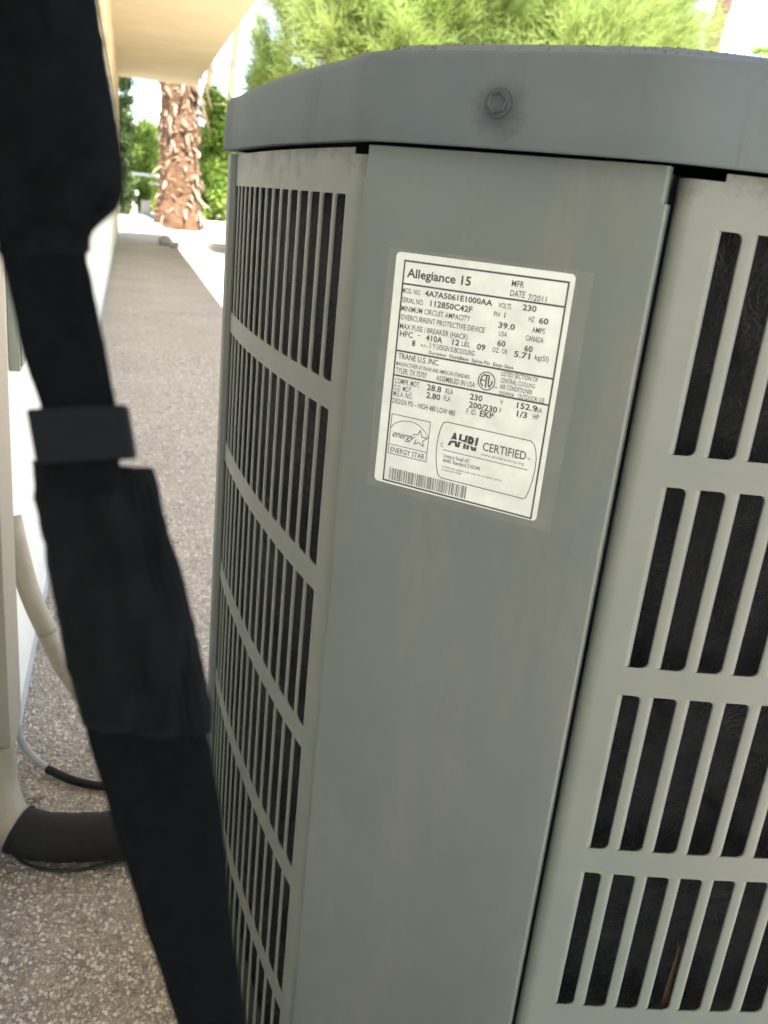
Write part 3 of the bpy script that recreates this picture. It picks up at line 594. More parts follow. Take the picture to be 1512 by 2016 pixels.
bd = [(51.6, -108.3), (70, -108.4), (95, -108.6), (114.0, -108.7), (116.6, -110.6), (118.4, -114.5), (119.6, -120.0), (119.9, -127.0), (119.3, -135.0), (117.9, -143.0), (116.4, -148.0), (114.8, -149.0), (90, -148.9), (70, -148.8), (52.4, -148.7), (50.0, -146.8), (48.3, -142.0), (47.0, -135.0), (46.5, -127.0), (46.9, -119.5), (47.9, -113.4), (49.3, -109.6)]
polyl(bm, bd, 0.6, True); seg(bm, (51.6, -128.3), (114.6, -128.7), 0.5)
finish(bm, 'badge_outline', M['ink'], lab)
# certification circle
bm = bmesh.new(); ec = (76.95, -75.1)
polyl(bm, [(ec[0] + 5.95*math.cos(2*PI*k/40), ec[1] + 5.95*math.sin(2*PI*k/40)) for k in range(40)], 0.75, True)
for a0, a1 in ((118, 242), ):
    polyl(bm, [(ec[0] + 4.3*math.cos(R(a0+(a1-a0)*k/12)), ec[1] + 4.3*math.sin(R(a0+(a1-a0)*k/12))) for k in range(13)], 1.0)
seg(bm, (ec[0]-3.9, ec[1]+0.2), (ec[0]-1.6, ec[1]+0.2), 0.9); seg(bm, (ec[0]-0.3, ec[1]-4.0), (ec[0]-0.3, ec[1]+3.6), 1.1); seg(bm, (ec[0]-2.1, ec[1]+3.9), (ec[0]+1.6, ec[1]+3.9), 0.9)
polyl(bm, [(ec[0]+1.5, ec[1]+3.5), (ec[0]+1.5, ec[1]-2.6), (ec[0]+2.4, ec[1]-3.6), (ec[0]+3.8, ec[1]-1.4), (ec[0]+4.1, ec[1]+0.8)], 1.0)
finish(bm, 'certification_mark', M['ink'], lab)
# bar code
bm = bmesh.new(); x = 11.2; rb = random.Random(3)
while x < 72.2:
    w = rb.choice((0.32, 0.32, 0.62, 0.95)); lab_poly(bm, [(x, -159.4), (x+w, -159.4), (x+w, -150.3), (x, -150.3)], D1); x += w + rb.choice((0.3, 0.3, 0.55, 0.85))
finish(bm, 'bar_code', M['ink_grey'], lab)
TEXTS = [
    ('Allegiance 15', 8.9, -15.4, 47.76, 6.05, 1),
    ('MFR', 84.98, -12.04, 8.49, 4.23, 0),
    ('DATE', 84.89, -18.16, 10.19, 4.26, 0),
    ('7/2011', 97.26, -18.95, 12.46, 3.86, 0),
    ('MOD. NO.', 6.81, -26.27, 14.11, 3.76, 0),
    ('4A7A5061E1000AA', 23.89, -26.07, 49.78, 3.91, 1),
    ('VOLTS', 77.93, -26.46, 8.97, 3.57, 0),
    ('230', 94.66, -25.73, 9.47, 3.89, 1),
    ('SERIAL NO.', 7.19, -32.49, 16.7, 3.78, 0),
    ('112850C42F', 28.94, -32.31, 31.25, 4.11, 1),
    ('PH', 75.68, -32.34, 4.06, 3.41, 0),
    ('1', 83.0, -32.5, 2.49, 3.77, 1),
    ('HZ', 99.85, -32.22, 3.96, 3.53, 0),
    ('60', 106.79, -32.39, 6.35, 3.88, 1),
    ('MINIMUM CIRCUIT AMPACITY', 7.27, -38.27, 52.15, 3.81, 0),
    ('39.0', 79.79, -39.16, 11.64, 3.99, 1),
    ('AMPS', 103.12, -38.62, 8.74, 3.73, 0),
    ('OVERCURRENT PROTECTIVE DEVICE', 7.5, -44.12, 63.29, 3.83, 0),
    ('USA', 81.05, -44.32, 5.76, 3.44, 0),
    ('CANADA', 99.8, -44.45, 12.13, 3.77, 0),
    ('MAX FUSE / BREAKER (HACR)', 7.55, -50.4, 51.77, 3.85, 0),
    ('60', 80.79, -50.78, 5.84, 4.04, 1),
    ('60', 99.8, -51.25, 5.86, 3.99, 1),
    ('HFC', 8.21, -55.53, 10.21, 4.08, 0.5),
    ('–', 21.77, -54.3, 3.66, 3.63, 0.5),
    ('410A', 28.47, -55.53, 12.74, 4.22, 1),
    ('12', 48.56, -55.25, 5.39, 4.16, 1),
    ('LBS.', 55.59, -55.1, 6.33, 3.55, 0),
    ('09', 66.77, -55.44, 6.19, 4.1, 1),
    ('OZ.', 77.99, -55.34, 5.04, 3.49, 0),
    ('OR', 84.84, -55.28, 3.97, 3.47, 0),
    ('5.71', 93.43, -55.94, 11.16, 4.03, 1),
    ('kg(SI)', 107.9, -55.42, 9.36, 3.41, 0),
    ('8', 18.3, -60.8, 2.89, 4.27, 1),
    ('+/–', 24.88, -60.71, 6.28, 3.04, 0),
    ('3 °F DESIGN SUBCOOLING', 31.92, -60.26, 33.68, 3.83, 0),
    ('Duration  DuraBase  Spine Fin  Easy–Sess', 31.98, -64.25, 62.42, 2.43, 0.5),
    ('TRANE U.S. INC.', 8.91, -71.03, 31.87, 4.14, 0.3),
    ('MANUFACTURER OF TRANE AND AMERICAN STANDARD', 7.86, -76.03, 56.66, 2.92, 0),
    ('TYLER, TX 75707', 8.1, -81.14, 24.49, 3.98, 0),
    ('ASSEMBLED IN USA', 39.92, -81.1, 29.21, 3.89, 0),
    ('C', 69.74, -79.09, 1.11, 1.6, 0),
    ('us', 82.88, -78.7, 2.47, 1.98, 0),
    ('LISTED SECTION OF', 86.67, -69.73, 25.55, 3.33, 0),
    ('CENTRAL COOLING', 86.82, -74.14, 24.29, 3.34, 0),
    ('AIR CONDITIONER', 86.82, -78.29, 23.21, 3.36, 0),
    ('3059934', 86.87, -82.26, 10.53, 2.58, 0),
    ('OUTDOOR USE', 100.43, -82.29, 18.43, 3.34, 0),
    ('COMPR. MOT.', 8.08, -88.61, 20.1, 4.01, 0),
    ('28.8', 33.71, -88.96, 11.07, 4.35, 1),
    ('RLA', 47.98, -88.82, 5.86, 3.9, 0),
    ('230', 66.57, -89.39, 9.2, 4.25, 1),
    ('V', 88.46, -88.61, 2.33, 3.59, 0),
    ('152.9', 100.65, -88.82, 14.17, 4.15, 1),
    ('RA', 113.94, -89.1, 4.57, 3.72, 0),
    ('O.D. MOT.', 7.69, -93.43, 14.53, 4.03, 0),
    ('2.80', 33.83, -94.43, 10.89, 4.38, 1),
    ('FLA', 47.3, -93.88, 5.2, 3.92, 0),
    ('200/230', 66.5, -94.96, 20.92, 4.28, 1),
    ('V', 88.46, -94.24, 2.14, 3.61, 0),
    ('1/3', 101.46, -94.39, 7.29, 4.17, 1),
    ('HP', 112.85, -93.88, 4.11, 3.74, 0),
    ('M.E.A. NO.', 7.94, -97.8, 15.54, 4.05, 0),
    ('F. ID.', 65.42, -99.45, 7.71, 3.89, 0),
    ('EKP', 75.38, -99.5, 10.18, 4.27, 1),
    ('DESIGN PSI – HIGH 480 LOW 480', 7.85, -103.01, 49.41, 4.07, 0),
    ('ENERGY STAR', 10.29, -138.53, 27.75, 3.99, 0),
    ('CERTIFIED', 80.74, -122.32, 31.74, 6.22, 0),
    ('TM', 112.91, -121.54, 2.7, 1.22, 0),
    ('C', 49.39, -126.62, 1.84, 3.2, 0),
    ('www.ahridirectory.org', 80.12, -126.11, 31.67, 2.09, 0),
    ('Unitary Small AC', 52.31, -133.48, 20.47, 2.79, 0),
    ('AHRI Standard 210/240', 52.22, -136.89, 28.87, 2.8, 0),
    ('Certification applies only when the complete system', 52.11, -140.85, 45.63, 1.51, 0),
    ('is listed with AHRI.', 52.16, -143.13, 15.81, 1.52, 0),
]

def text_geo(s, x, z, width, h, bold, shear=0.0, space=1.0):
    cu = bpy.data.curves.new('t', 'FONT'); cu.body = s; cu.size = 1.0; cu.resolution_u = 2; cu.fill_mode = 'FRONT'; cu.offset = 0.003 + 0.020*bold; cu.shear = shear; cu.space_character = space
    ob = bpy.data.objects.new('t', cu); C.objects.link(ob); dg_ = bpy.context.evaluated_depsgraph_get(); dg_.update()
    me = ob.evaluated_get(dg_).to_mesh(); vv = [v.co.copy() for v in me.vertices]; ff = [tuple(p.vertices) for p in me.polygons]
    ob.evaluated_get(dg_).to_mesh_clear(); bpy.data.objects.remove(ob); bpy.data.curves.remove(cu)
    if not vv: return [], []
    x0 = min(v.x for v in vv); x1 = max(v.x for v in vv)
    sz = h/0.729; sx = width/(x1-x0)
    if len(s) == 1: sx = min(sx, sz*0.95)
    return [(x + (v.x-x0)*sx, z + v.y*sz) for v in vv], ff
def add_text(items, name, ma):
    V = []; F = []
    for it in items:
        v, f = text_geo(*it); k = len(V); V += [lp(a, c, D1) for a, c in v]; F += [tuple(i+k for i in q) for q in f]
    return pyd(name, V, F, ma, lab)
big = [t for t in TEXTS if t[4] > 2.2]; small = [t for t in TEXTS if t[4] <= 2.2]
add_text([(s, x, z, w, h*0.98, min(float(b), 0.9)*0.85 + 0.38) for s, x, z, w, h, b in big], 'printed_text', M['ink'])
add_text([(s, x, z, w, h, 0.2) for s, x, z, w, h, b in small], 'fine_print', M['ink_grey'])
add_text([('energy', 10.6, -127.2, 18.6, 5.6, 0.1, 0.55, 0.92)], 'script_word', M['ink'])
add_text([('AHRI', 54.5, -123.6, 22.6, 9.0, 2.6, 0.12, 1.0)], 'badge_letters', M['ink'])
bm = bmesh.new()
sw = [(53.2, -121.6), (58, -119.7), (64, -119.6), (70, -120.6), (75, -121.0), (77.8, -120.4)]
Pn = [lp(a, c+0.42, D1+0.00006) for a, c in sw]; Pm = [lp(a, c-0.42, D1+0.00006) for a, c in sw]
a = [bm.verts.new(p) for p in Pn]; c = [bm.verts.new(p) for p in Pm]
for i in range(len(sw)-1): bm.faces.new((a[i], a[i+1], c[i+1], c[i]))
finish(bm, 'badge_stripe', M['label'], lab)
# clear protective film, a little larger than the label
bm = bmesh.new(); bm.faces.new([bm.verts.new(lp(x, z, 0.00042)) for x, z in [(-6.5, 2.5), (60, 2.9), (137.5, 2.4), (137.8, -80), (137.2, -167.2), (70, -167.8), (-6.3, -167.3), (-6.7, -80)]])
finish(bm, 'clear_film', M['film'], lab)

# dry leaf blade caught inside the right grille, bottom row in view
bm = bmesh.new(); ls = [(0.0790, 0.4680, 0.0002), (0.0798, 0.4560, 0.0012), (0.0800, 0.4400, 0.0022), (0.0805, 0.4230, 0.0034), (0.0812, 0.4020, 0.0045)]
a = [bm.verts.new((*RIGHT.at(s - w, 0.010)[:2], z)) for s, z, w in ls]; c = [bm.verts.new((*RIGHT.at(s + w, 0.014)[:2], z)) for s, z, w in ls]; e_ = [bm.verts.new((*RIGHT.at(s, 0.0085)[:2], z)) for s, z, w in ls]
for i in range(4): bm.faces.new((a[i], a[i+1], e_[i+1], e_[i])); bm.faces.new((e_[i], e_[i+1], c[i+1], c[i]))
tag(finish(bm, 'leaf_blade', M['dry_leaf'], smooth=True), 'narrow pointed brown leaf stuck upright behind a slot of the right grille', 'leaf')

# ---------------------------------------------------------------- black strap hanging close in front of the camera
ST = empty('black_strap', (0, 0.235, 1.0), 'out of focus black webbing strap with a slider buckle hanging in front of the camera', 'strap')
def ribbon(name, rows, th, ma, wob=0.0, seed=0, fold=0.0, nacross=10, bulge=0.0):
    # rows: (left point, right point) in camera-relative metres; builds a soft closed band of thickness th
    Lp = smooth_path([r_[0] for r_ in rows], 5); Rp = smooth_path([r_[1] for r_ in rows], 5); rings = []; bm = bmesh.new()
    for i, (l, r_) in enumerate(zip(Lp, Rp)):
        l = Vector(l) + Vector((0, 0, 1)); r_ = Vector(r_) + Vector((0, 0, 1)); ring = []
        ax = (r_-l).normalized(); dn = ((Lp[min(i+1, len(Lp)-1)] - Lp[max(i-1, 0)])).normalized(); nrm = ax.cross(dn).normalized()
        l = l + ax*noise.noise(Vector((i*0.6, seed, 0)))*wob; r_ = r_ + ax*noise.noise(Vector((i*0.6, seed+5, 0)))*wob
        w = (r_-l).length
        for k in range(nacross+1):
            t = k/nacross; hh = th*0.5*min(1, (math.sin(PI*min(max(t, 0.0), 1.0))*4)**0.5 + 0.15)
            off = bulge*math.sin(PI*t) + fold*noise.noise(Vector((t*3.6, i*0.16, seed))) + fold*0.45*noise.noise(Vector((t*8.0 + i*0.12, i*0.10, seed + 9)))
            ring.append((l.lerp(r_, t) + nrm*(off+hh), l.lerp(r_, t) + nrm*(off-hh)))
        rings.append([bm.verts.new(a_) for a_, _ in ring] + [bm.verts.new(b_) for _, b_ in reversed(ring)])
    n = len(rings[0])
    for i in range(len(rings)-1):
        for k in range(n): bm.faces.new((rings[i][k], rings[i][(k+1) % n], rings[i+1][(k+1) % n], rings[i+1][k]))
    bm.faces.new(rings[0][::-1]); bm.faces.new(rings[-1])
    return finish(bm, name, ma, ST, smooth=True, angle=R(60))
SROWS = {
  'top': [((-0.0322, 0.2263, 0.0379), (-0.0072, 0.2194, 0.0405)), ((-0.032, 0.2262, 0.0323), (-0.0065, 0.2192, 0.0349)), ((-0.0314, 0.2259, 0.0228), (-0.005, 0.2187, 0.0255)), ((-0.0308, 0.2255, 0.0129), (-0.0029, 0.2179, 0.0158)), ((-0.0307, 0.2252, 0.0027), (-0.0015, 0.2172, 0.0057)), ((-0.0305, 0.2248, -0.0036), (-0.001, 0.2168, -0.0006)), ((-0.0298, 0.2244, -0.0089), (-0.0017, 0.2167, -0.006)), ((-0.0291, 0.224, -0.012), (-0.0051, 0.2175, -0.0096)), ((-0.0287, 0.2237, -0.0153), (-0.0081, 0.2181, -0.0131)), ((-0.0277, 0.2233, -0.0185), (-0.0087, 0.2181, -0.0165)), ],
  'web': [((-0.0336, 0.2608, -0.014), (-0.0109, 0.2546, -0.0116)), ((-0.0322, 0.259, -0.0214), (-0.0103, 0.253, -0.0192)), ((-0.0292, 0.2558, -0.0339), (-0.0078, 0.25, -0.0317)), ((-0.0267, 0.2527, -0.0467), (-0.0053, 0.2468, -0.0445)), ((-0.0223, 0.2489, -0.0595), (-0.0029, 0.2436, -0.0575)), ((-0.0201, 0.2456, -0.0734), (-0.0019, 0.2406, -0.0715)), ((-0.0192, 0.2439, -0.0808), (-0.0012, 0.239, -0.079)), ],
  'slv': [((-0.0257, 0.2572, -0.0771), (0.007, 0.2475, -0.0759)), ((-0.0256, 0.2567, -0.0797), (0.0081, 0.2467, -0.0784)), ((-0.0242, 0.2542, -0.0895), (0.0106, 0.244, -0.0881)), ((-0.0222, 0.2507, -0.1037), (0.0149, 0.2398, -0.1021)), ((-0.0198, 0.247, -0.1181), (0.0184, 0.2358, -0.1164)), ((-0.0174, 0.2433, -0.1328), (0.0214, 0.2319, -0.131)), ((-0.0136, 0.2391, -0.1474), (0.0238, 0.228, -0.1458)), ((-0.0121, 0.2375, -0.1526), (0.0242, 0.2268, -0.1511)), ],
  'low': [((-0.012, 0.2423, -0.1496), (0.0238, 0.2311, -0.15)), ((-0.0112, 0.2406, -0.1565), (0.0242, 0.2295, -0.1569)), ((-0.0049, 0.2337, -0.1794), (0.0284, 0.2232, -0.18)), ((0.0045, 0.2241, -0.2105), (0.0317, 0.2152, -0.2118)), ((0.0154, 0.2131, -0.245), (0.0375, 0.2056, -0.2469)), ((0.0242, 0.2036, -0.2753), (0.0435, 0.1968, -0.2775)), ((0.0376, 0.1878, -0.3263), (0.055, 0.1816, -0.3288)), ],
}
BUCK = [(-0.0255, 0.2495, -0.0606), (0.0, 0.243, -0.0568), (0.0024, 0.2374, -0.0702), (-0.0228, 0.2438, -0.0742)]

w_ = SROWS
ribbon('upper_loop', w_['top'], 0.006, M['strap'], 0.0004, 1, fold=0.003, nacross=20, bulge=-0.004)
ribbon('webbing', w_['web'], 0.0022, M['strap'], 0.0003, 3)
ribbon('sleeve', w_['slv'], 0.0040, M['strap2'], 0.0006, 7, fold=0.0035, nacross=26, bulge=-0.003)
ribbon('lower_webbing', w_['low'], 0.0026, M['strap'], 0.0004, 9, fold=0.001)
for t_ in (0.80, 0.87, 0.94):          # stitched ridges along the right edge of the sleeve
    bm = bmesh.new(); pts = [Vector(l).lerp(Vector(r_), t_) + Vector((0, -0.0022 - 0.0025*math.sin(PI*t_), 1)) for l, r_ in w_['slv'][1:]]
    tube(bm, smooth_path(pts, 5), 0.0005, 6); finish(bm, 'stitched_ridge', M['strap2'], ST, smooth=True)
bm = bmesh.new(); q = [Vector(p) + Vector((0, 0, 1)) for p in BUCK]; fr_n = (q[1]-q[0]).cross(q[3]-q[0]).normalized()*0.0028
a = [bm.verts.new(p + fr_n) for p in q]; c = [bm.verts.new(p - fr_n) for p in q]
bm.faces.new(a); bm.faces.new(c[::-1])
for i in range(4): bm.faces.new((a[i], c[i], c[(i+1) % 4], a[(i+1) % 4]))
finish(bm, 'slider_buckle', M['buckle'], ST, bevel=0.0013)

# ---------------------------------------------------------------- garden behind
def rock(name, x, y, r, ma, label, sq=0.7, seed=0, cat='rock'):
    bm = bmesh.new(); bmesh.ops.create_icosphere(bm, subdivisions=3, radius=1)
    for v in bm.verts:
        n = v.co.normalized(); k = 1 + 0.28*noise.noise(n*1.4 + Vector((seed, 0, 0))) + 0.08*noise.noise(n*4 + Vector((seed, 3, 0)))
        v.co = Vector((n.x*k*r*1.15, n.y*k*r, n.z*k*r*sq)) + Vector((x, y, gz(x, y) + r*sq*0.55))
    return tag(finish(bm, name, ma, smooth=True), label, cat)
rock('garden_rock', 0.625, 16.6, 0.11, M['rock'], 'dark grey rock at the edge of the eave shadow, nearer the wall', 0.9, 1)
rock('garden_rock', 0.80, 16.1, 0.085, M['rock'], 'smaller dark rock just right of the other, by the sunlit edge', 0.8, 4)
rock('garden_rock', 0.02, 20.6, 0.24, M['rock_pale'], 'pale low stone at the far corner of the house wall', 0.45, 8)
rock('garden_rock', 0.55, 21.0, 0.15, M['rock_pale'], 'small white stone in the sun left of the big palm trunk', 0.5, 12)

def leafmass(name, ma, parent, n, fn, size, aspect=2.2, droop=0.0, spread=1.0):
    # n leaf blades at points given by fn(i) -> (point, outward direction)
    V = np.empty((n*4, 3)); 
    for i in range(n):
        p, d = fn(i); L_ = size*random.uniform(0.6, 1.25); ax = (Vector((random.gauss(0, 1), random.gauss(0, 1), random.gauss(0, 1)))*spread + d + Vector((0, 0, -droop))).normalized()
        sd_ = ax.cross(Vector((random.gauss(0, 1), random.gauss(0, 1), random.gauss(0, 1)))).normalized()*L_/aspect*0.5
        p = Vector(p); V[i*4] = p; V[i*4+1] = p + ax*L_*0.45 + sd_; V[i*4+2] = p + ax*L_; V[i*4+3] = p + ax*L_*0.45 - sd_
    F = np.arange(n*4).reshape(-1, 4); me = bpy.data.meshes.new(name); me.vertices.add(n*4); me.vertices.foreach_set('co', V.ravel())
    me.loops.add(n*4); me.loops.foreach_set('vertex_index', F.ravel().astype(np.int32)); me.polygons.add(n); me.polygons.foreach_set('loop_start', np.arange(n, dtype=np.int32)*4)
    me.update(calc_edges=True); return link(name, me, ma, parent)
def clumps(cx_, cy_, z0, z1, rx, ry, k, top=1.0, seed=0):
    r_ = random.Random(seed); out = []
    for i in range(k):
        t = r_.random(); z = z0 + (z1-z0)*t; s = (1-(t**2.2)*0.55*top) * (0.75 + 0.25*min(1, t*5)); a = r_.uniform(0, 2*PI); q = math.sqrt(r_.random())
        out.append((Vector((cx_ + rx*s*q*math.cos(a), cy_ + ry*s*q*math.sin(a), z)), r_.uniform(0.55, 1.0)))
    return out
def shrub(name, label, cat, cx_, cy_, h, rx, ry, ma, n, leaf, group=None, k=46, crad=0.3, seed=0, top=1.0, flowers=0, stems=5, z0=0.0, aspect=2.4):
    g0 = gz(cx_, cy_); t = empty(name, (cx_, cy_, g0), label, cat, group); cl = clumps(cx_, cy_, g0 + z0 + 0.12, g0 + h - crad*0.6, rx*0.8, ry*0.8, k, top, seed)
    def fn(i):
        c, s = cl[i % len(cl)]; d = Vector((random.gauss(0, 1), random.gauss(0, 1), random.gauss(0, 0.9))).normalized()
        return c + d*crad*s*random.random()**0.45, d
    leafmass('foliage', ma, t, n, fn, leaf, aspect)
    for q in range(stems):
        bm = bmesh.new(); c, s = cl[(q*7) % len(cl)]; a0 = Vector((cx_ + random.uniform(-.1, .1), cy_ + random.uniform(-.1, .1), g0 - 0.05))
        tube(bm, smooth_path([a0, a0.lerp(c, 0.5) + Vector((random.uniform(-.1, .1), 0, 0.1)), c], 4), [0.02*(1 - i/10) for i in range(9)], 6); finish(bm, 'stem', M['thin_trunk'], t, smooth=True)
    for q in range(flowers):
        c, s = cl[random.randrange(len(cl))]; d = Vector((random.gauss(0, .7), -1, random.gauss(0, .6))).normalized(); p = c + d*crad*s*1.05
        bm = bmesh.new()
        for a in range(5):
            aa = a*2*PI/5; e1 = Vector((math.cos(aa), -0.3, math.sin(aa)))*0.035; e2 = Vector((math.cos(aa+.5), -0.3, math.sin(aa+.5)))*0.03
            bm.faces.new([bm.verts.new(v_) for v_ in (p, p+e1, p+(e1+e2)*0.75, p+e2)])
        finish(bm, 'flower', M['flower'], t)
    return t
# right-hand hedge row: tall oleanders
shrub('oleander_bush', 'tall bright green pointed bush right of the big palm trunk', 'bush', 2.03, 23.6, 3.15, 0.62, 0.6, M['leaf_a'], 15000, 0.11, None, 60, 0.30, 3, 1.5, 7)
shrub('oleander_bush', 'lower green bush with a few pink flowers just behind the palm trunk', 'bush', 1.85, 24.8, 2.25, 0.55, 0.6, M['leaf_a'], 9000, 0.11, None, 46, 0.30, 5, 1.0, 6)
shrub('oleander_bush', 'green hedge bush partly hidden behind the far corner of the unit', 'bush', 2.95, 24.0, 2.75, 0.75, 0.6, M['leaf_a'], 14000, 0.11, None, 60, 0.32, 8, 1.1, 4)
for i, (x, y, h) in enumerate(((4.3, 24.5, 2.6), (5.9, 24.2, 2.4), (7.6, 24.6, 2.7), (9.4, 24.3, 2.5), (11.4, 24.6, 2.6), (13.4, 24.2, 2.5))):
    shrub('oleander_bush', 'hidden hedge bush behind the unit, %s counting away from the palm' % ('first', 'second', 'third', 'fourth', 'fifth', 'last')[i], 'bush', x, y, h, 1.0, 0.7, M['leaf_a'], 5000, 0.13, 'hedge bushes hidden behind the unit', 44, 0.40, 20+i, 0.8)
# left of the palm
shrub('climbing_vine', 'tall dark green leafy column beside the house corner post', 'climbing plant', -0.07, 22.6, 3.35, 0.20, 0.4, M['leaf_dark'], 9000, 0.085, None, 60, 0.15, 31, 0.3)
shrub('garden_shrub', 'sunlit yellow-green shrub between the leafy column and the palm trunk', 'bush', 0.30, 26.0, 2.25, 0.55, 0.6, M['leaf_y'], 12000, 0.10, None, 54, 0.26, 33, 0.9)
shrub('garden_shrub', 'smaller bright shrub close against the left side of the palm trunk', 'bush', 0.62, 27.0, 2.35, 0.42, 0.5, M['leaf_y'], 7000, 0.10, None, 40, 0.26, 35, 0.9)
shrub('garden_shrub', 'low green shrub in front of the white rail at the far left', 'bush', 0.10, 23.9, 0.85, 0.5, 0.3, M['leaf_a'], 5000, 0.08, None, 30, 0.2, 37, 0.5)
FAR = ('hazy far tree hidden behind the house wall', 'low hazy tree far behind the leafy column by the wall', 'low hazy tree far behind the big palm trunk and hedge',
       'far green tree behind the left part of the unit', 'far green tree behind the middle of the unit', 'far green tree behind the right half of the unit', 'far green tree beyond the right edge of the view')
for i, (x, y, h, rx) in enumerate(((-4, 40, 4.0, 2.4), (-0.5, 43, 2.6, 2.2), (3.2, 42, 2.9, 2.4), (7.5, 42, 3.6, 2.6), (12.5, 40, 3.6, 3.0), (19, 38, 4.0, 3.2), (27, 36, 4.2, 3.4))):
    shrub('distant_tree', FAR[i], 'tree', x, y, h, rx, 1.5, M['leaf_y'], 6000, 0.24, 'far trees beyond the garden', 46, 0.75, 50+i, 0.9)
# white rail, pale box and grey box at the far left
wr = empty('white_rail', (0.25, 24.6, 0.26), 'white painted rail fence seen low between the strap and the palm trunk', 'fence')
for z in (1.185, 1.02):
    bm = bmesh.new(); box(bm, (-1.6, 24.58, z-0.04), (1.0, 24.62, z+0.035 if z > 1.1 else z)); finish(bm, 'rail', M['white_metal'], wr, bevel=0.004)
for x in (-1.5, -0.5, 0.98):
    bm = bmesh.new(); box(bm, (x-0.03, 24.63, 0.2), (x+0.03, 24.69, 1.2)); finish(bm, 'post', M['white_metal'], wr, bevel=0.004)
wb = empty('white_planter', (0.13, 23.2, 0.3), 'small white box standing low in front of the green shrubs', 'box')
bm = bmesh.new(); box(bm, (0.03, 23.1, 0.48), (0.14, 23.2, 0.80)); box(bm, (0.141, 23.1, 0.70), (0.24, 23.2, 0.799)); finish(bm, 'box_body', M['white_metal'], wb, bevel=0.006)
bm = bmesh.new(); box(bm, (0.05, 23.08, 0.2), (0.22, 23.22, 0.478)); finish(bm, 'box_stand', M['rock_pale'], wb, bevel=0.006)
gbx = empty('grey_box', (0.42, 23.1, 0.3), 'small grey box on the ground left of the palm trunk', 'box')
bm = bmesh.new(); box(bm, (0.30, 23.0, 0.2), (0.52, 23.12, 0.60)); finish(bm, 'box_body', M['plinth'], gbx, bevel=0.006)

# big palm with old leaf bases
PX, PY = 1.12, 21.6; PZ = gz(PX, PY)
pt = empty('big_palm', (PX, PY, PZ), 'thick shaggy brown palm trunk covered in old leaf bases, between the eave and the hedge', 'palm tree')
def pr_(z): return 0.47 + 0.09*math.exp(-z*2.2) - 0.022*z + 0.02*math.sin(z*7)
bm = bmesh.new(); rings = []; nz_ = 110; sg = 48
for j in range(nz_+1):
    z = j*7.0/nz_ - 0.15; ring = []
    for k in range(sg):
        a = 2*PI*k/sg; n = noise.noise(Vector((math.cos(a)*2.2, math.sin(a)*2.2, z*3.2)))*0.05 + noise.noise(Vector((math.cos(a)*6, math.sin(a)*6, z*14)))*0.035
        n += 0.032*abs(math.sin(z*19 + math.sin(a*3)*1.4 + noise.noise(Vector((a, z*2, 0)))*3))
        r_ = pr_(max(z, 0)) - 0.04 + n; ring.append(bm.verts.new((PX - 0.02*z + r_*math.cos(a), PY + r_*math.sin(a), PZ + z)))
    rings.append(ring)
for a, c in zip(rings[:-1], rings[1:]):
    for k in range(sg): bm.faces.new((a[k], a[(k+1) % sg], c[(k+1) % sg], c[k]))
bm.faces.new(rings[-1]); trunk = finish(bm, 'trunk', M['bark'], pt, smooth=True)
def stub_mesh(name, ln, w, curl, ma):
    bm = bmesh.new(); rs = []
    for i in range(6):
        t = i/5; ww = w*(1 - 0.45*t)*(1 if i < 5 else 0.5); y = 0.03 + curl*math.sin(t*PI*0.55)*ln; z = -ln*t*0.92; th = 0.022*(1-0.5*t)
        rs.append([bm.verts.new(p) for p in ((-ww/2, y - th*.2, z), (0, y + th, z + 0.01), (ww/2, y - th*.2, z), (0, y - th*0.7, z))])
    for a, c in zip(rs[:-1], rs[1:]):
        for k in range(4): bm.faces.new((a[k], a[(k+1) % 4], c[(k+1) % 4], c[k]))
    bm.faces.new(rs[0]); bm.faces.new(rs[-1][::-1]); bmesh.ops.recalc_face_normals(bm, faces=bm.faces[:])
    me = bpy.data.meshes.new(name); bm.to_mesh(me); bm.free(); me.materials.append(ma); return me
stubs = [stub_mesh('leaf_base', l, w, c, ma) for l, w, c, ma in ((0.20, 0.075, 0.25, M['boot']), (0.30, 0.07, 0.35, M['boot_pale']), (0.14, 0.09, 0.5, M['boot']), (0.24, 0.055, 0.15, M['boot_pale']), (0.17, 0.06, 0.8, M['boot_pale']))]
rs_ = random.Random(5)
for i in range(285):
    z = rs_.uniform(0.08, 3.9); a = rs_.uniform(-PI, 0.15) if i % 8 else rs_.uniform(0, PI)
    # shaggier on the right side and in two bands
    dens = 0.22 + 0.55*(math.cos(a) > 0.15) + 0.55*(1.2 < z < 2.1)
    if rs_.random() > dens: continue
    me = stubs[rs_.randrange(5)]; o = bpy.data.objects.new('leaf_base', me); C.objects.link(o); o.parent = pt; r_ = pr_(z) - 0.05
    X_ = Vector((-math.sin(a), math.cos(a), 0)); Y_ = Vector((math.cos(a), math.sin(a), 0))
    mw = Matrix((X_, Y_, Vector((0, 0, 1)))).transposed().to_4x4() @ Euler((rs_.gauss(0.05, 0.25), rs_.gauss(0, 0.45), rs_.gauss(0, 0.3))).to_matrix().to_4x4() @ Matrix.Scale(rs_.uniform(0.55, 1.0)**1.0 * (1.7 if rs_.random() < 0.3 else 1.0), 4)
    mw.translation = Vector((-0.02*z + r_*math.cos(a), r_*math.sin(a), z)); o.matrix_basis = mw
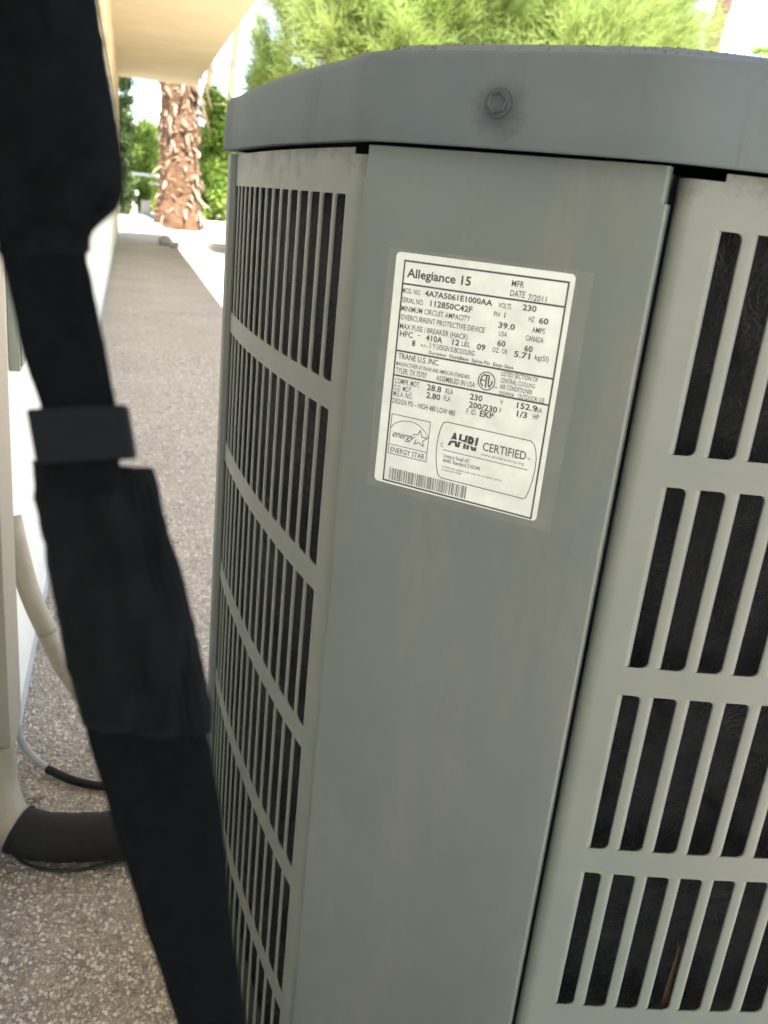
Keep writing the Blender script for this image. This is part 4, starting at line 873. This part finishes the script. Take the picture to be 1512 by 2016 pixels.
for i in range(190):          # short broken stubs wrapped flat round the trunk
    z = rs_.uniform(0.05, 3.9); a = rs_.uniform(-PI, 0); me = stubs[(0, 2)[rs_.random() < .5]]; o = bpy.data.objects.new('leaf_base', me)
    if i > 130: bpy.data.objects.remove(o); continue
    C.objects.link(o); o.parent = pt; r_ = pr_(z) - 0.055
    X_ = Vector((-math.sin(a), math.cos(a), 0)); Y_ = Vector((math.cos(a), math.sin(a), 0))
    mw = Matrix((X_, Y_, Vector((0, 0, 1)))).transposed().to_4x4() @ Euler((0, rs_.choice((-1, 1))*rs_.uniform(0.9, 1.5), 0)).to_matrix().to_4x4() @ Matrix.Scale(rs_.uniform(0.5, 0.9), 4)
    mw.translation = Vector((-0.02*z + r_*math.cos(a), r_*math.sin(a), z)); o.matrix_basis = mw
# a few dead hanging stalks near the top on the right
for (dx, z0_, l_) in ((0.47, 3.35, 0.9), (0.44, 2.95, 0.95), (0.50, 3.65, 0.5)):
    bm = bmesh.new(); tube(bm, smooth_path([(PX-0.05+dx*0.6, PY-0.25, PZ+z0_+0.1), (PX-0.05+dx, PY-0.3, PZ+z0_-l_*0.35), (PX+dx+0.16, PY-0.3, PZ+z0_-l_)], 5), [0.045 - 0.003*i for i in range(11)], 7); finish(bm, 'dead_stalk', M['petiole'] if l_ < 0.6 else M['boot'], pt, smooth=True)
def fronds(parent, c, n, ln, ma, seed=0):
    r_ = random.Random(seed); V = []; F = []
    for i in range(n):
        a = i*2.399; el = r_.uniform(-0.5, 1.1); d = Vector((math.cos(a)*math.cos(el), math.sin(a)*math.cos(el), math.sin(el)))
        base = c + d*ln*0.45; sdv = d.cross(Vector((0, 0, 1))).normalized()
        for k in range(-6, 7):
            dd = (d + sdv*k*0.16).normalized(); tip = base + dd*ln*0.6 + Vector((0, 0, -ln*0.18)); w = sdv*ln*0.02; q = len(V)
            V += [base - w, base + w, tip]; F += [(q, q+1, q+2)]
        q = len(V); w = sdv*0.02; V += [c-w, c+w, base+w, base-w]; F += [(q, q+1, q+2, q+3)]
    return pyd('crown', V, F, ma, parent)
fronds(pt, Vector((PX-0.13, PY, PZ+7.1)), 34, 2.4, M['leaf_a'], 1)

def thin_palm(name, label, x, y, h, lean, r, ma, group=None, crown=True):
    g0 = gz(x, y); t = empty(name, (x, y, g0), label, 'palm tree', group); bm = bmesh.new()
    pth = [Vector((x + lean*(k/24)*h + 0.06*math.sin(k*0.5), y, g0 - 0.2 + h*k/24)) for k in range(25)]
    tube(bm, pth, [r*(1.25 - 0.3*k/24)*(1 + 0.06*math.sin(k*2.3)) for k in range(25)], 12); finish(bm, 'trunk', ma, t, smooth=True)
    if crown: fronds(t, pth[-1], 26, 1.7, M['leaf_a'], int(x*10))
    return t
thin_palm('fan_palm', 'thin bare palm trunk, rightmost of three left of the feathery tree', 3.92, 40.0, 12.5, 0.030, 0.115, M['thin_trunk'])
thin_palm('fan_palm', 'thin bare palm trunk, middle one of three left of the feathery tree', 3.42, 40.5, 12.0, -0.030, 0.095, M['thin_trunk'])
thin_palm('fan_palm', 'thin bare palm trunk nearest the eave, leftmost of three', 3.35, 41.5, 11.5, -0.020, 0.08, M['thin_trunk'])
# reddish ringed trunk at the top right
t = empty('red_palm', (15.75, 24.5, 0), 'rough reddish palm trunk rising at the top right corner above the unit', 'palm tree')
bm = bmesh.new(); rings = []
for j in range(150):
    z = j*0.08 - 0.2; ring = []
    for k in range(16):
        a = 2*PI*k/16; r_ = 0.20 + 0.028*((z*6.0) % 1.0) + noise.noise(Vector((math.cos(a)*3, math.sin(a)*3, z*5)))*0.035
        ring.append(bm.verts.new((15.70 + 0.105*(z-5.7) + r_*math.cos(a), 24.5 + r_*math.sin(a), z)))
    rings.append(ring)
for a, c in zip(rings[:-1], rings[1:]):
    for k in range(16): bm.faces.new((a[k], a[(k+1) % 16], c[(k+1) % 16], c[k]))
finish(bm, 'trunk', M['red_trunk'], t, smooth=True)
fronds(t, Vector((16.35, 24.5, 11.7)), 30, 2.0, M['leaf_a'], 3)
# low palm crown peeking over the lid at the far right
t = empty('small_palm', (21.6, 30.0, 0), 'green palm crown just showing above the lid at the right edge', 'palm tree')
bm = bmesh.new(); tube(bm, [(21.6, 30, -0.2), (21.6, 30, 3.4), (21.6, 30, 6.8)], 0.16, 12); finish(bm, 'trunk', M['thin_trunk'], t, smooth=True)
fronds(t, Vector((21.6, 30, 6.9)), 40, 1.35, M['leaf_a'], 4)

# palo verde: feathery yellow-green crown of fine twigs
pv = empty('palo_verde', (5.0, 14.5, 0), 'large feathery yellow-green tree spreading behind and above the unit', 'tree')
rt = random.Random(21); tw = []; 
def branch(bm, p, d, ln, r, depth):
    pts = [p]; q = p.copy(); dd = d.copy()
    for i in range(5):
        dd = (dd + Vector((rt.gauss(0, .16), rt.gauss(0, .16), rt.gauss(0.02, .12)))).normalized(); q = q + dd*ln/5; pts.append(q.copy())
    if r > 0.006: tube(bm, pts, [r*(1 - 0.1*i) for i in range(6)], 7 if r > 0.03 else 5, cap=False)
    if depth <= 2 and 1.85 < q.x < 7.95 + (q.z-3.0)*0.3: tw.append((pts, depth))
    if depth == 0: return
    for k in range({5: 4, 4: 4, 3: 4, 2: 5, 1: 5}[depth]):
        t_i = rt.randint(2, 5); ax = (dd + Vector((rt.gauss(0, .75), rt.gauss(0, .65), rt.gauss(0.05, .5)))).normalized()
        branch(bm, pts[t_i], ax, ln*rt.uniform(0.55, 0.8), r*0.58, depth-1)
bm = bmesh.new(); base = Vector((5.0, 14.5, -0.1))
tube(bm, [base, base + Vector((0.05, 0, 0.6)), base + Vector((0.0, 0.05, 1.15))], [0.19, 0.16, 0.15], 12, cap=False)
for a in range(6):
    an = a*2*PI/6 + 0.3; branch(bm, base + Vector((0, 0.05, 1.1)), Vector((math.cos(an)*0.95, math.sin(an)*0.8, 0.62)).normalized(), 2.05, 0.085, 4)
finish(bm, 'trunk', M['verde_wood'], pv, smooth=True)
V = []; F = []
def blade(p, d, L_, w):
    if (p + d*L_).x < 1.65 + 0.5*rt.random(): return
    side_ = d.cross(Vector((rt.gauss(0, 1), rt.gauss(0, 1), rt.gauss(0, 1)))).normalized()*w; k = len(V); mid = p + d*L_*0.5 + Vector((0, 0, -L_*0.04)); tip = p + d*L_ + Vector((0, 0, -L_*0.16))
    V.extend([p - side_*0.6, p + side_*0.6, mid + side_, mid - side_, tip]); F.extend([(k, k+1, k+2, k+3), (k+3, k+2, k+4)])
for pts, dp in tw:
    for i in range(1, 6):
        p = pts[i]; g = (pts[i]-pts[i-1]).normalized(); nn_ = {0: 8, 1: 5, 2: 3}[dp]
        for k in range(nn_):
            d = (g*0.8 + (p - Vector((5.0, 14.5, 1.5))).normalized()*0.9 + Vector((rt.gauss(0, .35), rt.gauss(0, .35), rt.gauss(0.1, .3)))).normalized(); L_ = rt.uniform(0.3, 0.75)
            blade(p, d, L_, 0.0040)
            for q in range(4):
                pp = p + d*L_*rt.uniform(0.2, 0.95); d2 = (d + Vector((rt.gauss(0, .4), rt.gauss(0, .4), rt.gauss(0, .4)))).normalized(); blade(pp, d2, rt.uniform(0.10, 0.26), 0.0038)
print('verde blades', len(F)//2)
pyd('foliage', V, F, M['verde'], pv)
